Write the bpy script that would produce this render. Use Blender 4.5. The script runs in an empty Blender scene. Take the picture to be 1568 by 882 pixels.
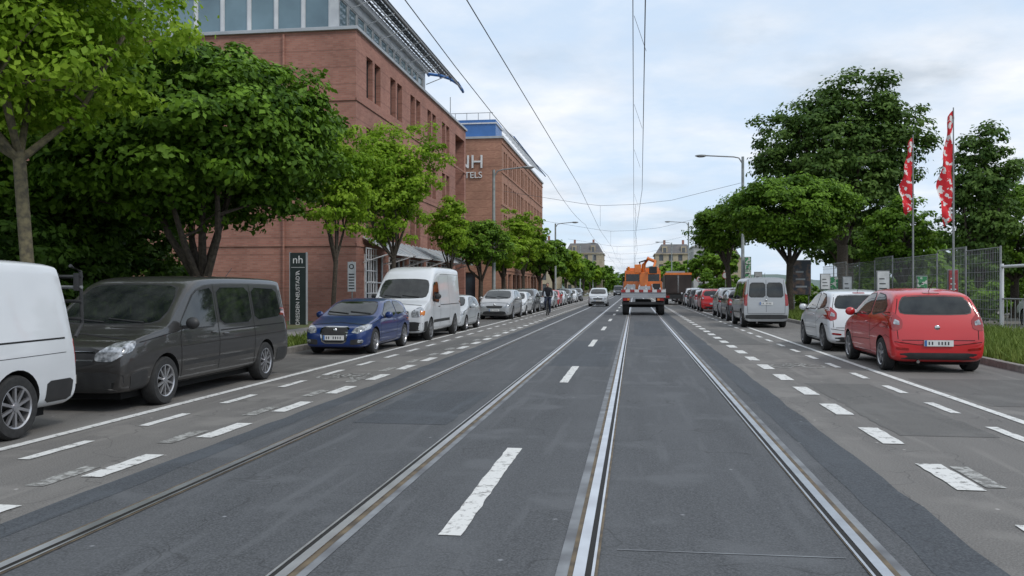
import bpy, bmesh, math, random
import numpy as np
from mathutils import Vector, Matrix
from mathutils.bvhtree import BVHTree
random.seed(7)
rng = np.random.default_rng(7)
scene = bpy.context.scene
COL = scene.collection

# ------------------------------------------------------------------ materials
def newmat(name):
    m = bpy.data.materials.new(name); m.use_nodes = True
    nt = m.node_tree
    return m, nt, nt.nodes['Principled BSDF']

def pmat(name, c1, c2=None, scale=4, rough=.6, metal=0, bump=0, bscale=60, coat=0, spec=.5, lo=.35, hi=.65, rvar=0):
    m, nt, b = newmat(name)
    c1 = (*c1, 1); c2 = (*(c2 if c2 else [c*.8 for c in c1[:3]]), 1)
    tc = nt.nodes.new('ShaderNodeTexCoord')
    n = nt.nodes.new('ShaderNodeTexNoise'); n.inputs['Scale'].default_value = scale; n.inputs['Detail'].default_value = 6
    r = nt.nodes.new('ShaderNodeValToRGB')
    r.color_ramp.elements[0].position = lo; r.color_ramp.elements[0].color = c1
    r.color_ramp.elements[1].position = hi; r.color_ramp.elements[1].color = c2
    nt.links.new(tc.outputs['Object'], n.inputs['Vector'])
    nt.links.new(n.outputs['Fac'], r.inputs['Fac'])
    nt.links.new(r.outputs['Color'], b.inputs['Base Color'])
    b.inputs['Roughness'].default_value = rough
    b.inputs['Metallic'].default_value = metal
    b.inputs['Specular IOR Level'].default_value = spec
    b.inputs['Coat Weight'].default_value = coat
    b.inputs['Coat Roughness'].default_value = .04
    if bump:
        n2 = nt.nodes.new('ShaderNodeTexNoise'); n2.inputs['Scale'].default_value = bscale; n2.inputs['Detail'].default_value = 4
        bp = nt.nodes.new('ShaderNodeBump'); bp.inputs['Strength'].default_value = bump; bp.inputs['Distance'].default_value = .01
        nt.links.new(tc.outputs['Object'], n2.inputs['Vector'])
        nt.links.new(n2.outputs['Fac'], bp.inputs['Height'])
        nt.links.new(bp.outputs['Normal'], b.inputs['Normal'])
    return m

def asphalt(name, base, patch, speck):
    m, nt, b = newmat(name)
    L = nt.links.new
    tc = nt.nodes.new('ShaderNodeTexCoord')
    def noise(s, d=5, vec=None):
        n = nt.nodes.new('ShaderNodeTexNoise'); n.inputs['Scale'].default_value = s; n.inputs['Detail'].default_value = d
        L(vec or tc.outputs['Object'], n.inputs['Vector']); return n.outputs['Fac']
    def mix(f, a, bb, blend='MIX'):
        x = nt.nodes.new('ShaderNodeMix'); x.data_type = 'RGBA'; x.blend_type = blend
        for sock, v in ((x.inputs['Factor'], f), (x.inputs['A'], a), (x.inputs['B'], bb)):
            if isinstance(v, (tuple, float, int)): sock.default_value = v if not isinstance(v, tuple) else (*v, 1)
            else: L(v, sock)
        return x.outputs['Result']
    def ramp(v, a, c):
        r = nt.nodes.new('ShaderNodeMapRange'); r.inputs['From Min'].default_value = a; r.inputs['From Max'].default_value = c
        L(v, r.inputs['Value']); return r.outputs['Result']
    mp = nt.nodes.new('ShaderNodeMapping'); mp.inputs['Scale'].default_value = (1, .07, 1)
    L(tc.outputs['Object'], mp.inputs['Vector'])
    c = mix(ramp(noise(.45, 6), .35, .65), base, patch)
    c = mix(ramp(noise(2.2, 4, mp.outputs['Vector']), .40, .68), c, tuple(x*.74 for x in patch))
    c = mix(ramp(noise(5.5, 3, mp.outputs['Vector']), .56, .70), c, tuple(x*1.2 for x in base))
    c = mix(ramp(noise(1.1, 7), .56, .66), c, tuple(x*1.22 for x in base))
    c = mix(ramp(noise(70, 3), .35, .75), c, speck)
    vo = nt.nodes.new('ShaderNodeTexVoronoi'); vo.inputs['Scale'].default_value = 2.6
    L(tc.outputs['Object'], vo.inputs['Vector'])
    sp = ramp(vo.outputs['Distance'], .055, .02)
    c = mix(sp, c, tuple(min(1, x*2.0) for x in speck))
    vc = nt.nodes.new('ShaderNodeTexVoronoi'); vc.feature = 'DISTANCE_TO_EDGE'; vc.inputs['Scale'].default_value = .33
    nv = nt.nodes.new('ShaderNodeTexNoise'); nv.inputs['Scale'].default_value = 1.6
    L(tc.outputs['Object'], nv.inputs['Vector'])
    va = nt.nodes.new('ShaderNodeVectorMath'); va.operation = 'ADD'
    L(tc.outputs['Object'], va.inputs[0]); L(nv.outputs['Color'], va.inputs[1]); L(va.outputs[0], vc.inputs['Vector'])
    cr = ramp(vc.outputs['Distance'], .004, .001)
    cm = nt.nodes.new('ShaderNodeMath'); cm.operation = 'MULTIPLY'; cm.inputs[1].default_value = .35; L(cr, cm.inputs[0])
    c = mix(cm.outputs[0], c, (.02, .02, .02))
    L(c, b.inputs['Base Color'])
    b.inputs['Roughness'].default_value = .78
    b.inputs['Specular IOR Level'].default_value = .35
    bp = nt.nodes.new('ShaderNodeBump'); bp.inputs['Strength'].default_value = .7; bp.inputs['Distance'].default_value = .006
    L(noise(110, 3), bp.inputs['Height']); L(bp.outputs['Normal'], b.inputs['Normal'])
    return m

def markmat(name, under, white=(.60, .60, .58), wear=.5):
    m, nt, b = newmat(name); L = nt.links.new
    tc = nt.nodes.new('ShaderNodeTexCoord')
    n = nt.nodes.new('ShaderNodeTexNoise'); n.inputs['Scale'].default_value = 11; n.inputs['Detail'].default_value = 9; n.inputs['Roughness'].default_value = .75
    L(tc.outputs['Object'], n.inputs['Vector'])
    r = nt.nodes.new('ShaderNodeValToRGB')
    r.color_ramp.elements[0].position = wear-.07; r.color_ramp.elements[0].color = (*under, 1)
    r.color_ramp.elements[1].position = wear+.03; r.color_ramp.elements[1].color = (*white, 1)
    L(n.outputs['Fac'], r.inputs['Fac']); L(r.outputs['Color'], b.inputs['Base Color'])
    b.inputs['Roughness'].default_value = .7
    return m

def brickmat(name, c1, c2, mortar, band=True):
    m, nt, b = newmat(name); L = nt.links.new
    tc = nt.nodes.new('ShaderNodeTexCoord'); s = nt.nodes.new('ShaderNodeSeparateXYZ'); L(tc.outputs['Object'], s.inputs[0])
    ad = nt.nodes.new('ShaderNodeMath'); L(s.outputs[0], ad.inputs[0]); L(s.outputs[1], ad.inputs[1])
    cb = nt.nodes.new('ShaderNodeCombineXYZ'); L(ad.outputs[0], cb.inputs[0]); L(s.outputs[2], cb.inputs[1])
    br = nt.nodes.new('ShaderNodeTexBrick'); br.inputs['Scale'].default_value = 1
    br.inputs['Brick Width'].default_value = .25; br.inputs['Row Height'].default_value = .083; br.inputs['Mortar Size'].default_value = .008
    br.inputs['Color1'].default_value = (*c1, 1); br.inputs['Color2'].default_value = (*c2, 1); br.inputs['Mortar'].default_value = (*mortar, 1)
    L(cb.outputs[0], br.inputs['Vector'])
    n = nt.nodes.new('ShaderNodeTexNoise'); n.inputs['Scale'].default_value = .5; n.inputs['Detail'].default_value = 6
    L(tc.outputs['Object'], n.inputs['Vector'])
    mr = nt.nodes.new('ShaderNodeMapRange'); mr.inputs['From Min'].default_value = .3; mr.inputs['From Max'].default_value = .7
    mr.inputs['To Min'].default_value = .8; mr.inputs['To Max'].default_value = 1.12; L(n.outputs['Fac'], mr.inputs['Value'])
    last = mr.outputs['Result']
    if band:
        w = nt.nodes.new('ShaderNodeMath'); w.operation = 'MODULO'; L(s.outputs[2], w.inputs[0]); w.inputs[1].default_value = .75
        g = nt.nodes.new('ShaderNodeMath'); g.operation = 'LESS_THAN'; L(w.outputs[0], g.inputs[0]); g.inputs[1].default_value = .07
        g2 = nt.nodes.new('ShaderNodeMath'); g2.operation = 'MULTIPLY_ADD'; L(g.outputs[0], g2.inputs[0]); g2.inputs[1].default_value = -.22; g2.inputs[2].default_value = 1
        g3 = nt.nodes.new('ShaderNodeMath'); g3.operation = 'MULTIPLY'; L(g2.outputs[0], g3.inputs[0]); L(last, g3.inputs[1]); last = g3.outputs[0]
    mx = nt.nodes.new('ShaderNodeVectorMath'); mx.operation = 'SCALE'; L(br.outputs['Color'], mx.inputs[0]); L(last, mx.inputs['Scale'])
    L(mx.outputs[0], b.inputs['Base Color']); b.inputs['Roughness'].default_value = .85
    return m

def leafmat(name, dark, light, trans=.3):
    m, nt, b = newmat(name); L = nt.links.new
    at = nt.nodes.new('ShaderNodeAttribute'); at.attribute_name = 'tint'
    r = nt.nodes.new('ShaderNodeValToRGB')
    r.color_ramp.elements[0].color = (*dark, 1); r.color_ramp.elements[1].color = (*light, 1)
    L(at.outputs['Fac'], r.inputs['Fac']); L(r.outputs['Color'], b.inputs['Base Color'])
    b.inputs['Roughness'].default_value = .55; b.inputs['Specular IOR Level'].default_value = .2
    t = nt.nodes.new('ShaderNodeBsdfTranslucent'); L(r.outputs['Color'], t.inputs['Color'])
    ms = nt.nodes.new('ShaderNodeMixShader'); ms.inputs[0].default_value = trans
    L(b.outputs[0], ms.inputs[1]); L(t.outputs[0], ms.inputs[2])
    L(ms.outputs[0], nt.nodes['Material Output'].inputs['Surface'])
    return m

M = {}
M['asph'] = asphalt('asphalt_road', (.152, .144, .132), (.122, .116, .108), (.22, .21, .20))
M['asph2'] = asphalt('asphalt_repair_patch', (.105, .102, .097), (.09, .087, .083), (.165, .16, .15))
M['bed'] = asphalt('asphalt_track_bed', (.080, .084, .089), (.058, .062, .067), (.125, .13, .138))
M['bedline'] = asphalt('bitumen_band', (.055, .062, .072), (.046, .051, .06), (.10, .11, .12))
M['mark'] = markmat('worn_road_paint', (.15, .145, .135), (.66, .66, .64), wear=.44)
M['markold'] = markmat('old_road_paint', (.15, .145, .135), (.40, .40, .38), wear=.53)
M['steel'] = pmat('rail_steel', (.74, .75, .77), (.58, .58, .6), 3, .33, .9)
M['groove'] = pmat('rail_groove', (.012, .011, .01), rough=.8)
M['seal'] = pmat('joint_sealant', (.17, .13, .08), (.075, .06, .045), 6, .8)
M['pale'] = pmat('pale_rail_grout', (.24, .255, .27), (.12, .125, .135), 2.5, .8)
M['kerb'] = pmat('granite_kerb', (.3, .28, .26), (.2, .19, .175), 8, .85, bump=.4)
M['pave'] = pmat('pavement_slabs', (.24, .23, .22), (.17, .165, .155), 3, .85, bump=.3)
M['grass'] = pmat('grass_ground', (.07, .105, .025), (.12, .10, .05), 1.3, .95, bump=.8, bscale=20)
M['far'] = pmat('far_ground', (.07, .10, .035), (.10, .11, .05), .03, .95)
M['gravel'] = pmat('yard_gravel', (.22, .2, .17), (.14, .13, .11), 2, .9)
M['brick'] = brickmat('red_brick', (.40, .185, .138), (.315, .132, .098), (.28, .19, .15))
M['brick2'] = brickmat('orange_brick', (.43, .215, .14), (.335, .152, .102), (.28, .19, .14))
M['white'] = pmat('white_metal', (.66, .67, .68), (.56, .57, .59), 2, .45)
M['zinc'] = pmat('grey_zinc', (.42, .44, .46), (.34, .36, .38), 1, .45, .2)
M['glassb'] = pmat('building_glass', (.05, .075, .095), (.02, .028, .035), .5, .06, spec=.9)
M['glassl'] = pmat('attic_glass', (.16, .25, .29), (.09, .15, .18), .4, .08, spec=.9)
M['blue'] = pmat('blue_panel', (.05, .16, .42), (.04, .13, .34), 1, .4)
M['frame'] = pmat('dark_frame', (.03, .032, .035), rough=.5)
M['pole'] = pmat('galvanised_pole', (.30, .31, .31), (.21, .22, .22), 3, .5, .3)
M['green_pole'] = pmat('painted_mast', (.30, .33, .33), (.2, .22, .21), 3, .6)
M['wire'] = pmat('overhead_wire_metal', (.09, .09, .095), rough=.6)
M['bark'] = pmat('bark', (.085, .068, .05), (.04, .032, .025), 14, .95, bump=1, bscale=25)
M['barkl'] = pmat('light_bark', (.18, .155, .09), (.08, .07, .05), 12, .95, bump=1, bscale=25)
M['tyre'] = pmat('tyre_rubber', (.018, .018, .018), (.03, .03, .03), 20, .85)
M['alloy'] = pmat('alloy_wheel', (.5, .5, .51), (.38, .38, .4), 5, .3, .8)
M['darkalloy'] = pmat('steel_wheel_cover', (.3, .3, .31), (.2, .2, .2), 5, .4, .6)
M['black'] = pmat('black_plastic', (.02, .02, .021), (.03, .03, .03), 6, .5)
M['well'] = pmat('wheel_well', (.006, .006, .006), rough=.95)
M['seam'] = pmat('panel_gap', (.008, .008, .008), rough=.9)
M['glass'] = pmat('car_glass', (.008, .010, .011), (.030, .034, .032), 3.5, .03, spec=.6)
M['lamp'] = pmat('headlamp_glass', (.55, .57, .6), (.12, .13, .14), 16, .08, .3, coat=1)
M['red'] = pmat('tail_lamp_red', (.35, .006, .006), (.2, .004, .004), 9, .12, coat=1)
M['amber'] = pmat('indicator_amber', (.7, .2, .01), rough=.2, coat=1)
M['plate'] = pmat('number_plate', (.72, .72, .7), rough=.4)
M['chrome'] = pmat('chrome', (.6, .6, .6), rough=.12, metal=1)
M['flag'] = pmat('red_flag_cloth', (.65, .02, .03), (.75, .72, .7), 5.5, .8, lo=.55, hi=.57)
M['orange'] = pmat('orange_truck_paint', (.80, .21, .02), (.65, .15, .015), 3, .4, coat=.5)
M['signdark'] = pmat('dark_sign_face', (.025, .035, .035), rough=.4)
M['poster'] = pmat('poster_print', (.05, .06, .08), (.22, .14, .10), 2.5, .35, lo=.45, hi=.6)
M['signwhite'] = pmat('white_sign_face', (.7, .7, .7), rough=.5)
M['signgreen'] = pmat('green_notice', (.05, .25, .1), (.6, .6, .55), 7, .5, lo=.5, hi=.53)
M['sand'] = pmat('sandstone_wall', (.46, .39, .28), (.38, .32, .23), .7, .9)  # wall colour lightened to imitate haze on the distant houses
M['slate'] = pmat('slate_roof', (.14, .14, .145), (.18, .165, .16), .6, .8)
M['render'] = pmat('pale_render', (.46, .46, .44), (.40, .40, .39), .3, .9)
M['farwin'] = pmat('distant_window', (.13, .14, .15), (.09, .10, .11), 1, .2)
M['brown'] = pmat('brown_truck', (.06, .035, .025), (.03, .02, .016), 2, .5)
M['skin'] = pmat('skin', (.45, .25, .18), rough=.6)
M['cloth'] = pmat('dark_cloth', (.02, .022, .03), (.03, .03, .035), 8, .9)
M['jeans'] = pmat('jeans_cloth', (.03, .04, .07), rough=.9)
M['leafdark'] = leafmat('globe_maple_leaves', (.045, .11, .008), (.20, .35, .032))
M['leafdeep'] = leafmat('dark_maple_leaves', (.034, .088, .007), (.175, .32, .028))  # deeper leaf green for the near-left trees
M['leaflight'] = leafmat('young_maple_leaves', (.135, .26, .012), (.36, .52, .05), .45)
M['leafmid'] = leafmat('chestnut_leaves', (.036, .085, .014), (.135, .225, .042))
M['leafbush'] = leafmat('shrub_leaves', (.024, .062, .007), (.11, .205, .026))
M['blade'] = leafmat('grass_blades', (.08, .13, .018), (.23, .30, .07), .3)
def paint(name, c, metal=0.0, rough=.35):
    return pmat(name, c, tuple(x*.93 for x in c), 1.2, rough, metal, coat=.8)

# ------------------------------------------------------------------ mesh builder
class MB:
    def __init__(s): s.v = []; s.f = []; s.m = []; s.mats = []
    def mi(s, m):
        if m not in s.mats: s.mats.append(m)
        return s.mats.index(m)
    def add(s, vs, fs, m):
        o = len(s.v); s.v += [tuple(x) for x in vs]; k = s.mi(m)
        for f in fs: s.f.append([o+i for i in f]); s.m.append(k)
    def box(s, cx, cy, cz, sx, sy, sz, m, R=None):
        vs = []
        for z in (-.5, .5):
            for x, y in ((-.5, -.5), (.5, -.5), (.5, .5), (-.5, .5)):
                p = Vector((x*sx, y*sy, z*sz))
                if R: p = R @ p
                vs.append((p.x+cx, p.y+cy, p.z+cz))
        s.add(vs, [(0, 3, 2, 1), (4, 5, 6, 7), (0, 1, 5, 4), (1, 2, 6, 5), (2, 3, 7, 6), (3, 0, 4, 7)], m)
    def b2(s, x0, x1, y0, y1, z0, z1, m): s.box((x0+x1)/2, (y0+y1)/2, (z0+z1)/2, abs(x1-x0), abs(y1-y0), abs(z1-z0), m)
    def tube(s, pts, rad, m, n=8, caps=True):
        pts = [Vector(p) for p in pts]; rings = []
        if not hasattr(rad, '__len__'): rad = [rad]*len(pts)
        for i, p in enumerate(pts):
            d = (pts[min(i+1, len(pts)-1)]-pts[max(i-1, 0)]).normalized()
            a = Vector((0, 0, 1)) if abs(d.z) < .9 else Vector((1, 0, 0))
            u = d.cross(a).normalized(); w = d.cross(u)
            rings.append([p+(u*math.cos(t)+w*math.sin(t))*rad[i] for t in [2*math.pi*k/n for k in range(n)]])
        vs = [q for r in rings for q in r]; fs = []
        for i in range(len(pts)-1):
            for k in range(n):
                fs.append((i*n+k, i*n+(k+1) % n, (i+1)*n+(k+1) % n, (i+1)*n+k))
        if caps: fs += [tuple(range(n))[::-1], tuple(range((len(pts)-1)*n, len(pts)*n))]
        s.add(vs, fs, m)
    def lathe_y(s, c, prof, m, n=28, g=None):
        vs = []; fs = []
        flip = (prof[-1][1] > prof[0][1]) if g is None else g > 0
        for r, h in prof:
            for k in range(n):
                t = 2*math.pi*k/n; vs.append((c[0]+r*math.cos(t), c[1]+h, c[2]+r*math.sin(t)))
        for i in range(len(prof)-1):
            for k in range(n):
                f = (i*n+k, i*n+(k+1) % n, (i+1)*n+(k+1) % n, (i+1)*n+k); fs.append(f[::-1] if flip else f)
        s.add(vs, fs, m)
    def ball(s, c, r, m, n=10):
        vs = []; fs = []
        for i in range(n+1):
            a = math.pi*i/n
            for k in range(n):
                t = 2*math.pi*k/n
                vs.append((c[0]+r[0]*math.sin(a)*math.cos(t), c[1]+r[1]*math.sin(a)*math.sin(t), c[2]+r[2]*math.cos(a)))
        for i in range(n):
            for k in range(n): fs.append((i*n+k, (i+1)*n+k, (i+1)*n+(k+1) % n, i*n+(k+1) % n))
        s.add(vs, fs, m)
    def build(s, name, parent=None, smooth=None, bevel=0):
        me = bpy.data.meshes.new(name); me.from_pydata(s.v, [], s.f)
        for m in s.mats: me.materials.append(M[m] if isinstance(m, str) else m)
        me.polygons.foreach_set('material_index', s.m)
        if smooth is not None:
            me.polygons.foreach_set('use_smooth', [True]*len(me.polygons))
            me.set_sharp_from_angle(angle=math.radians(smooth))
        me.update()
        ob = bpy.data.objects.new(name, me); COL.objects.link(ob)
        if parent: ob.parent = parent
        if bevel:
            bv = ob.modifiers.new('b', 'BEVEL'); bv.width = bevel; bv.segments = 2; bv.limit_method = 'ANGLE'
        return ob

def empty(name, loc=(0, 0, 0), rz=0):
    e = bpy.data.objects.new(name, None); COL.objects.link(e); e.location = loc; e.rotation_euler = (0, 0, rz); e.empty_display_size = .2
    return e

def textmesh(name, body, size, loc, rot, m, parent, extrude=.01):
    cu = bpy.data.curves.new(name, 'FONT'); cu.body = body; cu.size = size; cu.extrude = extrude; cu.align_x = 'CENTER'; cu.align_y = 'CENTER'
    t = bpy.data.objects.new('tmp', cu); COL.objects.link(t)
    dg = bpy.context.evaluated_depsgraph_get()
    me = bpy.data.meshes.new_from_object(t.evaluated_get(dg)); bpy.data.objects.remove(t)
    me.materials.clear(); me.materials.append(M[m])
    o = bpy.data.objects.new(name, me); COL.objects.link(o); o.location = loc; o.rotation_euler = rot; o.parent = parent
    return o

# ------------------------------------------------------------------ camera / world
TH = math.radians(8.09)
cam = bpy.data.cameras.new('camera'); co = bpy.data.objects.new('camera', cam); COL.objects.link(co)
co.location = (0, 0, 1.55); co.rotation_euler = (math.radians(90), 0, TH)
cam.lens = 30.2; cam.sensor_width = 36; cam.clip_end = 5000; cam.clip_start = .1
scene.camera = co
scene.view_settings.view_transform = 'Standard'; scene.view_settings.look = 'None'; scene.view_settings.exposure = 0

w = bpy.data.worlds.new('World'); scene.world = w; w.use_nodes = True
nt = w.node_tree; L = nt.links.new; bg = nt.nodes['Background']
sky = nt.nodes.new('ShaderNodeTexSky'); sky.sky_type = 'NISHITA'; sky.sun_disc = False
SE, SR = math.radians(48), math.radians(126)
sky.sun_elevation = SE; sky.sun_rotation = SR
tc = nt.nodes.new('ShaderNodeTexCoord'); sp = nt.nodes.new('ShaderNodeSeparateXYZ'); L(tc.outputs['Generated'], sp.inputs[0])
def wm(op, a, b):
    n = nt.nodes.new('ShaderNodeMath'); n.operation = op
    for i, x in enumerate((a, b)):
        if isinstance(x, (int, float)): n.inputs[i].default_value = x
        else: L(x, n.inputs[i])
    return n.outputs[0]
zz = wm('ADD', wm('MAXIMUM', sp.outputs[2], 0), .15)
cx = nt.nodes.new('ShaderNodeCombineXYZ'); L(wm('DIVIDE', sp.outputs[0], zz), cx.inputs[0]); L(wm('DIVIDE', sp.outputs[1], zz), cx.inputs[1])
def wn(s, d, r=.55, off=0):
    n = nt.nodes.new('ShaderNodeTexNoise'); n.inputs['Scale'].default_value = s; n.inputs['Detail'].default_value = d; n.inputs['Roughness'].default_value = r
    a = nt.nodes.new('ShaderNodeVectorMath'); a.operation = 'ADD'; a.inputs[1].default_value = (off, off*.7, off); L(cx.outputs[0], a.inputs[0]); L(a.outputs[0], n.inputs['Vector'])
    return n.outputs['Fac']
r1 = nt.nodes.new('ShaderNodeValToRGB'); L(wn(1.0, 7, .55, 5.4), r1.inputs[0])
e = r1.color_ramp.elements; e[0].position = .42; e[0].color = (.05, .05, .05, 1); e[1].position = .60; e[1].color = (.95, .95, .95, 1)
r2 = nt.nodes.new('ShaderNodeValToRGB'); L(wn(1.9, 8, .56, 9.3), r2.inputs[0])
e = r2.color_ramp.elements; e[0].position = .34; e[0].color = (4.4, 4.9, 5.5, 1); e[1].position = .62; e[1].color = (7.3, 7.45, 7.7, 1)
x = r2.color_ramp.elements.new(.46); x.color = (6.0, 6.4, 6.95, 1)
pb = nt.nodes.new('ShaderNodeMix'); pb.data_type = 'RGBA'; pb.inputs['Factor'].default_value = .85
L(sky.outputs[0], pb.inputs['A']); pb.inputs['B'].default_value = (5.0, 6.1, 7.5, 1)
mx = nt.nodes.new('ShaderNodeMix'); mx.data_type = 'RGBA'; L(r1.outputs[0], mx.inputs['Factor']); L(pb.outputs['Result'], mx.inputs['A']); L(r2.outputs[0], mx.inputs['B'])
L(mx.outputs['Result'], bg.inputs['Color']); bg.inputs['Strength'].default_value = .138
sun = bpy.data.lights.new('sun', 'SUN'); sun.energy = 1.5; sun.angle = math.radians(14); sun.color = (1, .96, .9)
so = bpy.data.objects.new('sun', sun); COL.objects.link(so)
d = Vector((math.sin(SR)*math.cos(SE), math.cos(SR)*math.cos(SE), math.sin(SE)))
so.rotation_euler = (-d).to_track_quat('-Z', 'Y').to_euler(); so.location = d*50

# ------------------------------------------------------------------ ground, road
def sheet(name, x0, x1, y0, y1, z, m):
    b = MB(); b.add([(x0, y0, z), (x1, y0, z), (x1, y1, z), (x0, y1, z)], [(0, 1, 2, 3)], m); return b.build(name)
sheet('ground', -2500, 2500, -500, 4000, -.03, 'far')
sheet('road', -8.12, 7.02, -15, 700, 0, 'asph')
sheet('tram_track_bed', -4.0, 1.93, -15, 700, .004, 'bed')
b = MB(); b.b2(-120, -8.27, -15, 420, -.02, .09, 'grass'); b.build('lawn')
b = MB(); b.b2(7.17, 120, -15, 420, -.02, .09, 'grass'); b.build('grass_verge')
b = MB(); b.b2(-11.9, -9.9, -15, 420, .0, .10, 'pave'); b.build('pavement')
b = MB(); b.b2(12.3, 60, -15, 200, .0, .095, 'gravel'); b.build('yard')
b = MB()
def wav(x0, x1, y0, y1, z, m, n=40, a=.02):
    vs = []
    for i in range(n+1):
        yy = y0+(y1-y0)*i/n; vs += [(x0+rng.normal(0, a), yy, z), (x1+rng.normal(0, a), yy, z)]
    b.add(vs, [(2*i, 2*i+1, 2*i+3, 2*i+2) for i in range(n)], m)
wav(1.62, 2.0, -5, 90, .006, 'bedline', 200, .012); wav(-4.12, -3.86, -5, 90, .006, 'bedline', 200, .012)
for x0, x1, y0, y1 in ((2.75, 3.75, 9.5, 14.5), (4.6, 6.9, 12, 15.5), (-8.0, -6.2, 15, 18), (-5.3, -4.6, 19, 27), (2.1, 3.6, 24, 33), (-8, -6.1, 35, 41), (2.8, 4.3, 45, 60)): wav(x0, x1, y0, y1, .003, 'asph2', 24, .015)
for x0, x1, y0, y1 in ((-1.7, -.5, 17, 25), (0, 1.1, 28, 40), (-3.2, -2.1, 9.5, 12.6)): wav(x0, x1, y0, y1, .0065, 'bedline', 20, .012)
b.build('road_repairs')
b = MB()
y = -15
while y < 250:
    b.b2(-8.27, -8.12, y, y+.985, -.02, .13+rng.uniform(-.004, .004), 'kerb'); b.b2(7.02, 7.17, y, y+.985, -.02, .13+rng.uniform(-.004, .004), 'kerb'); y += 1
b.build('kerb', bevel=.012)
b = MB()
def strip(x0, x1, z, m, y0=-15, y1=700): b.add([(x0, y0, z), (x1, y0, z), (x1, y1, z), (x0, y1, z)], [(0, 1, 2, 3)], m)
for xr, s in ((-3.46, 1), (-1.88, -1), (-.28, 1), (1.33, -1)):
    if xr > -3:
        strip(min(xr, xr-s*.14), max(xr, xr-s*.14), .008, 'pale')
    strip(xr-.075, xr+.085, .010, 'seal')
    strip(min(xr-.045*s, xr+.018*s), max(xr-.045*s, xr+.018*s), .016, 'steel')
    strip(min(xr+.018*s, xr+.052*s), max(xr+.018*s, xr+.052*s), .0125, 'groove')
    strip(min(xr+.052*s, xr+.068*s), max(xr+.052*s, xr+.068*s), .0145, 'steel')
b.build('tram_rails')
b = MB()
for yy in (5.1, 13.6, 24, 37):
    b.add([(-.1, yy, .0075), (1.2, yy+.02, .0075), (1.2, yy+.035, .0075), (-.1, yy+.015, .0075)], [(0, 1, 2, 3)], 'pale')
b.build('asphalt_joint')
# markings
b = MB()
def mk(x0, x1, y0, y1, z=.005, m='mark'):
    n = max(1, int((y1-y0)/.12)) if y1-y0 < 5 else 200
    vs = []
    for i in range(n+1):
        yy = y0+(y1-y0)*i/n; vs += [(x0+rng.normal(0, .004), yy, z), (x1+rng.normal(0, .004), yy, z)]
    b.add(vs, [(2*i, 2*i+1, 2*i+3, 2*i+2) for i in range(n)], m)
y = 5.25
while y < 300: mk(-1.21, -1.07, y, y+2.95, .009); y += 8.75
y = 5.55
while y < 260: mk(-4.49, -4.31, y-.95, y, .0075); y += 1.87
y = 6.1
while y < 260: mk(-5.51, -5.39, y-.95, y, .0075); y += 1.9
mk(-6.06, -5.94, -10, 300, .0075)
y = 5.0
while y < 260: mk(2.45, 2.66, y, y+1.0, .0075); y += 1.98
y = 5.1
while y < 260: mk(3.87, 3.99, y, y+1.0, .0075); y += 2.05
mk(4.37, 4.49, -10, 300, .0075)
y = 5.2
while y < 60: mk(-4.72, -4.56, y-.95, y-.2, .0055, 'markold'); y += 1.87
mk(2.7, 2.85, 7.1, 7.9, .0055, 'markold')
def bike(cx, cy, sx, sy):
    def seg(p, q, wd=.05):
        p = Vector(p); q = Vector(q); dd = (q-p).normalized(); n = Vector((-dd.y, dd.x))*wd/2
        b.add([((v.x*sx+cx), (v.y*sy+cy), .0055) for v in (p-n, q-n, q+n, p+n)], [(0, 1, 2, 3)], 'markold')
    for wx in (-.3, .3):
        for k in range(12):
            a, c = 2*math.pi*k/12, 2*math.pi*(k+1)/12
            seg((wx+.2*math.cos(a), .2*math.sin(a)), (wx+.2*math.cos(c), .2*math.sin(c)))
    for p, q in (((-.3, 0), (-.1, .3)), ((-.1, .3), (.2, .3)), ((.2, .3), (0, 0)), ((0, 0), (-.1, .35)), ((.3, 0), (.18, .42)), ((0, 0), (-.3, 0))): seg(p, q)
bike(-4.95, 14.4, 1.0, 1.7); bike(3.2, 17.6, 1.0, 1.9)
b.build('road_markings')

def rawmesh(name, V, k, tint, m, parent=None):
    n = len(V)//k
    me = bpy.data.meshes.new(name); me.vertices.add(len(V)); me.vertices.foreach_set('co', V.astype(np.float32).ravel())
    me.loops.add(n*k); me.loops.foreach_set('vertex_index', np.arange(n*k, dtype=np.int32))
    me.polygons.add(n); me.polygons.foreach_set('loop_start', np.arange(0, n*k, k, dtype=np.int32))
    try: me.polygons.foreach_set('loop_total', np.full(n, k, dtype=np.int32))
    except Exception: pass
    me.update(calc_edges=True)
    at = me.attributes.new('tint', 'FLOAT', 'FACE'); at.data.foreach_set('value', tint.astype(np.float32))
    me.materials.append(M[m]); ob = bpy.data.objects.new(name, me); COL.objects.link(ob); ob.parent = parent
    return ob
def blades(name, x0, x1, y0, y1, n, h0, h1, z=.09):
    X = rng.uniform(x0, x1, n); Y = y0+(y1-y0)*rng.uniform(0, 1, n)**1.5; H = rng.uniform(h0, h1, n)
    cl = .55+.45*np.sin(X*3.1+np.sin(Y*1.3)*2)*np.sin(Y*2.1); H = H*(.5+.6*np.clip(cl, 0, 1))
    a = rng.uniform(0, 6.28, n); wd = .008+.0008*Y; lean = rng.normal(0, .4, (n, 2))*H[:, None]
    v = np.zeros((n, 3, 3)); dx = np.cos(a)*wd; dy = np.sin(a)*wd
    v[:, 0] = np.stack([X-dx, Y-dy, np.full(n, z)], 1); v[:, 1] = np.stack([X+dx, Y+dy, np.full(n, z)], 1)
    v[:, 2] = np.stack([X+lean[:, 0], Y+lean[:, 1], z+H], 1)
    rawmesh(name, v.reshape(-1, 3), 3, rng.uniform(0, 1, n), 'blade')
blades('verge_grass', 7.2, 12.0, 13, 70, 56000, .08, .38)
blades('lawn_grass', -9.9, -8.3, 8, 75, 14000, .08, .22)

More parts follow.
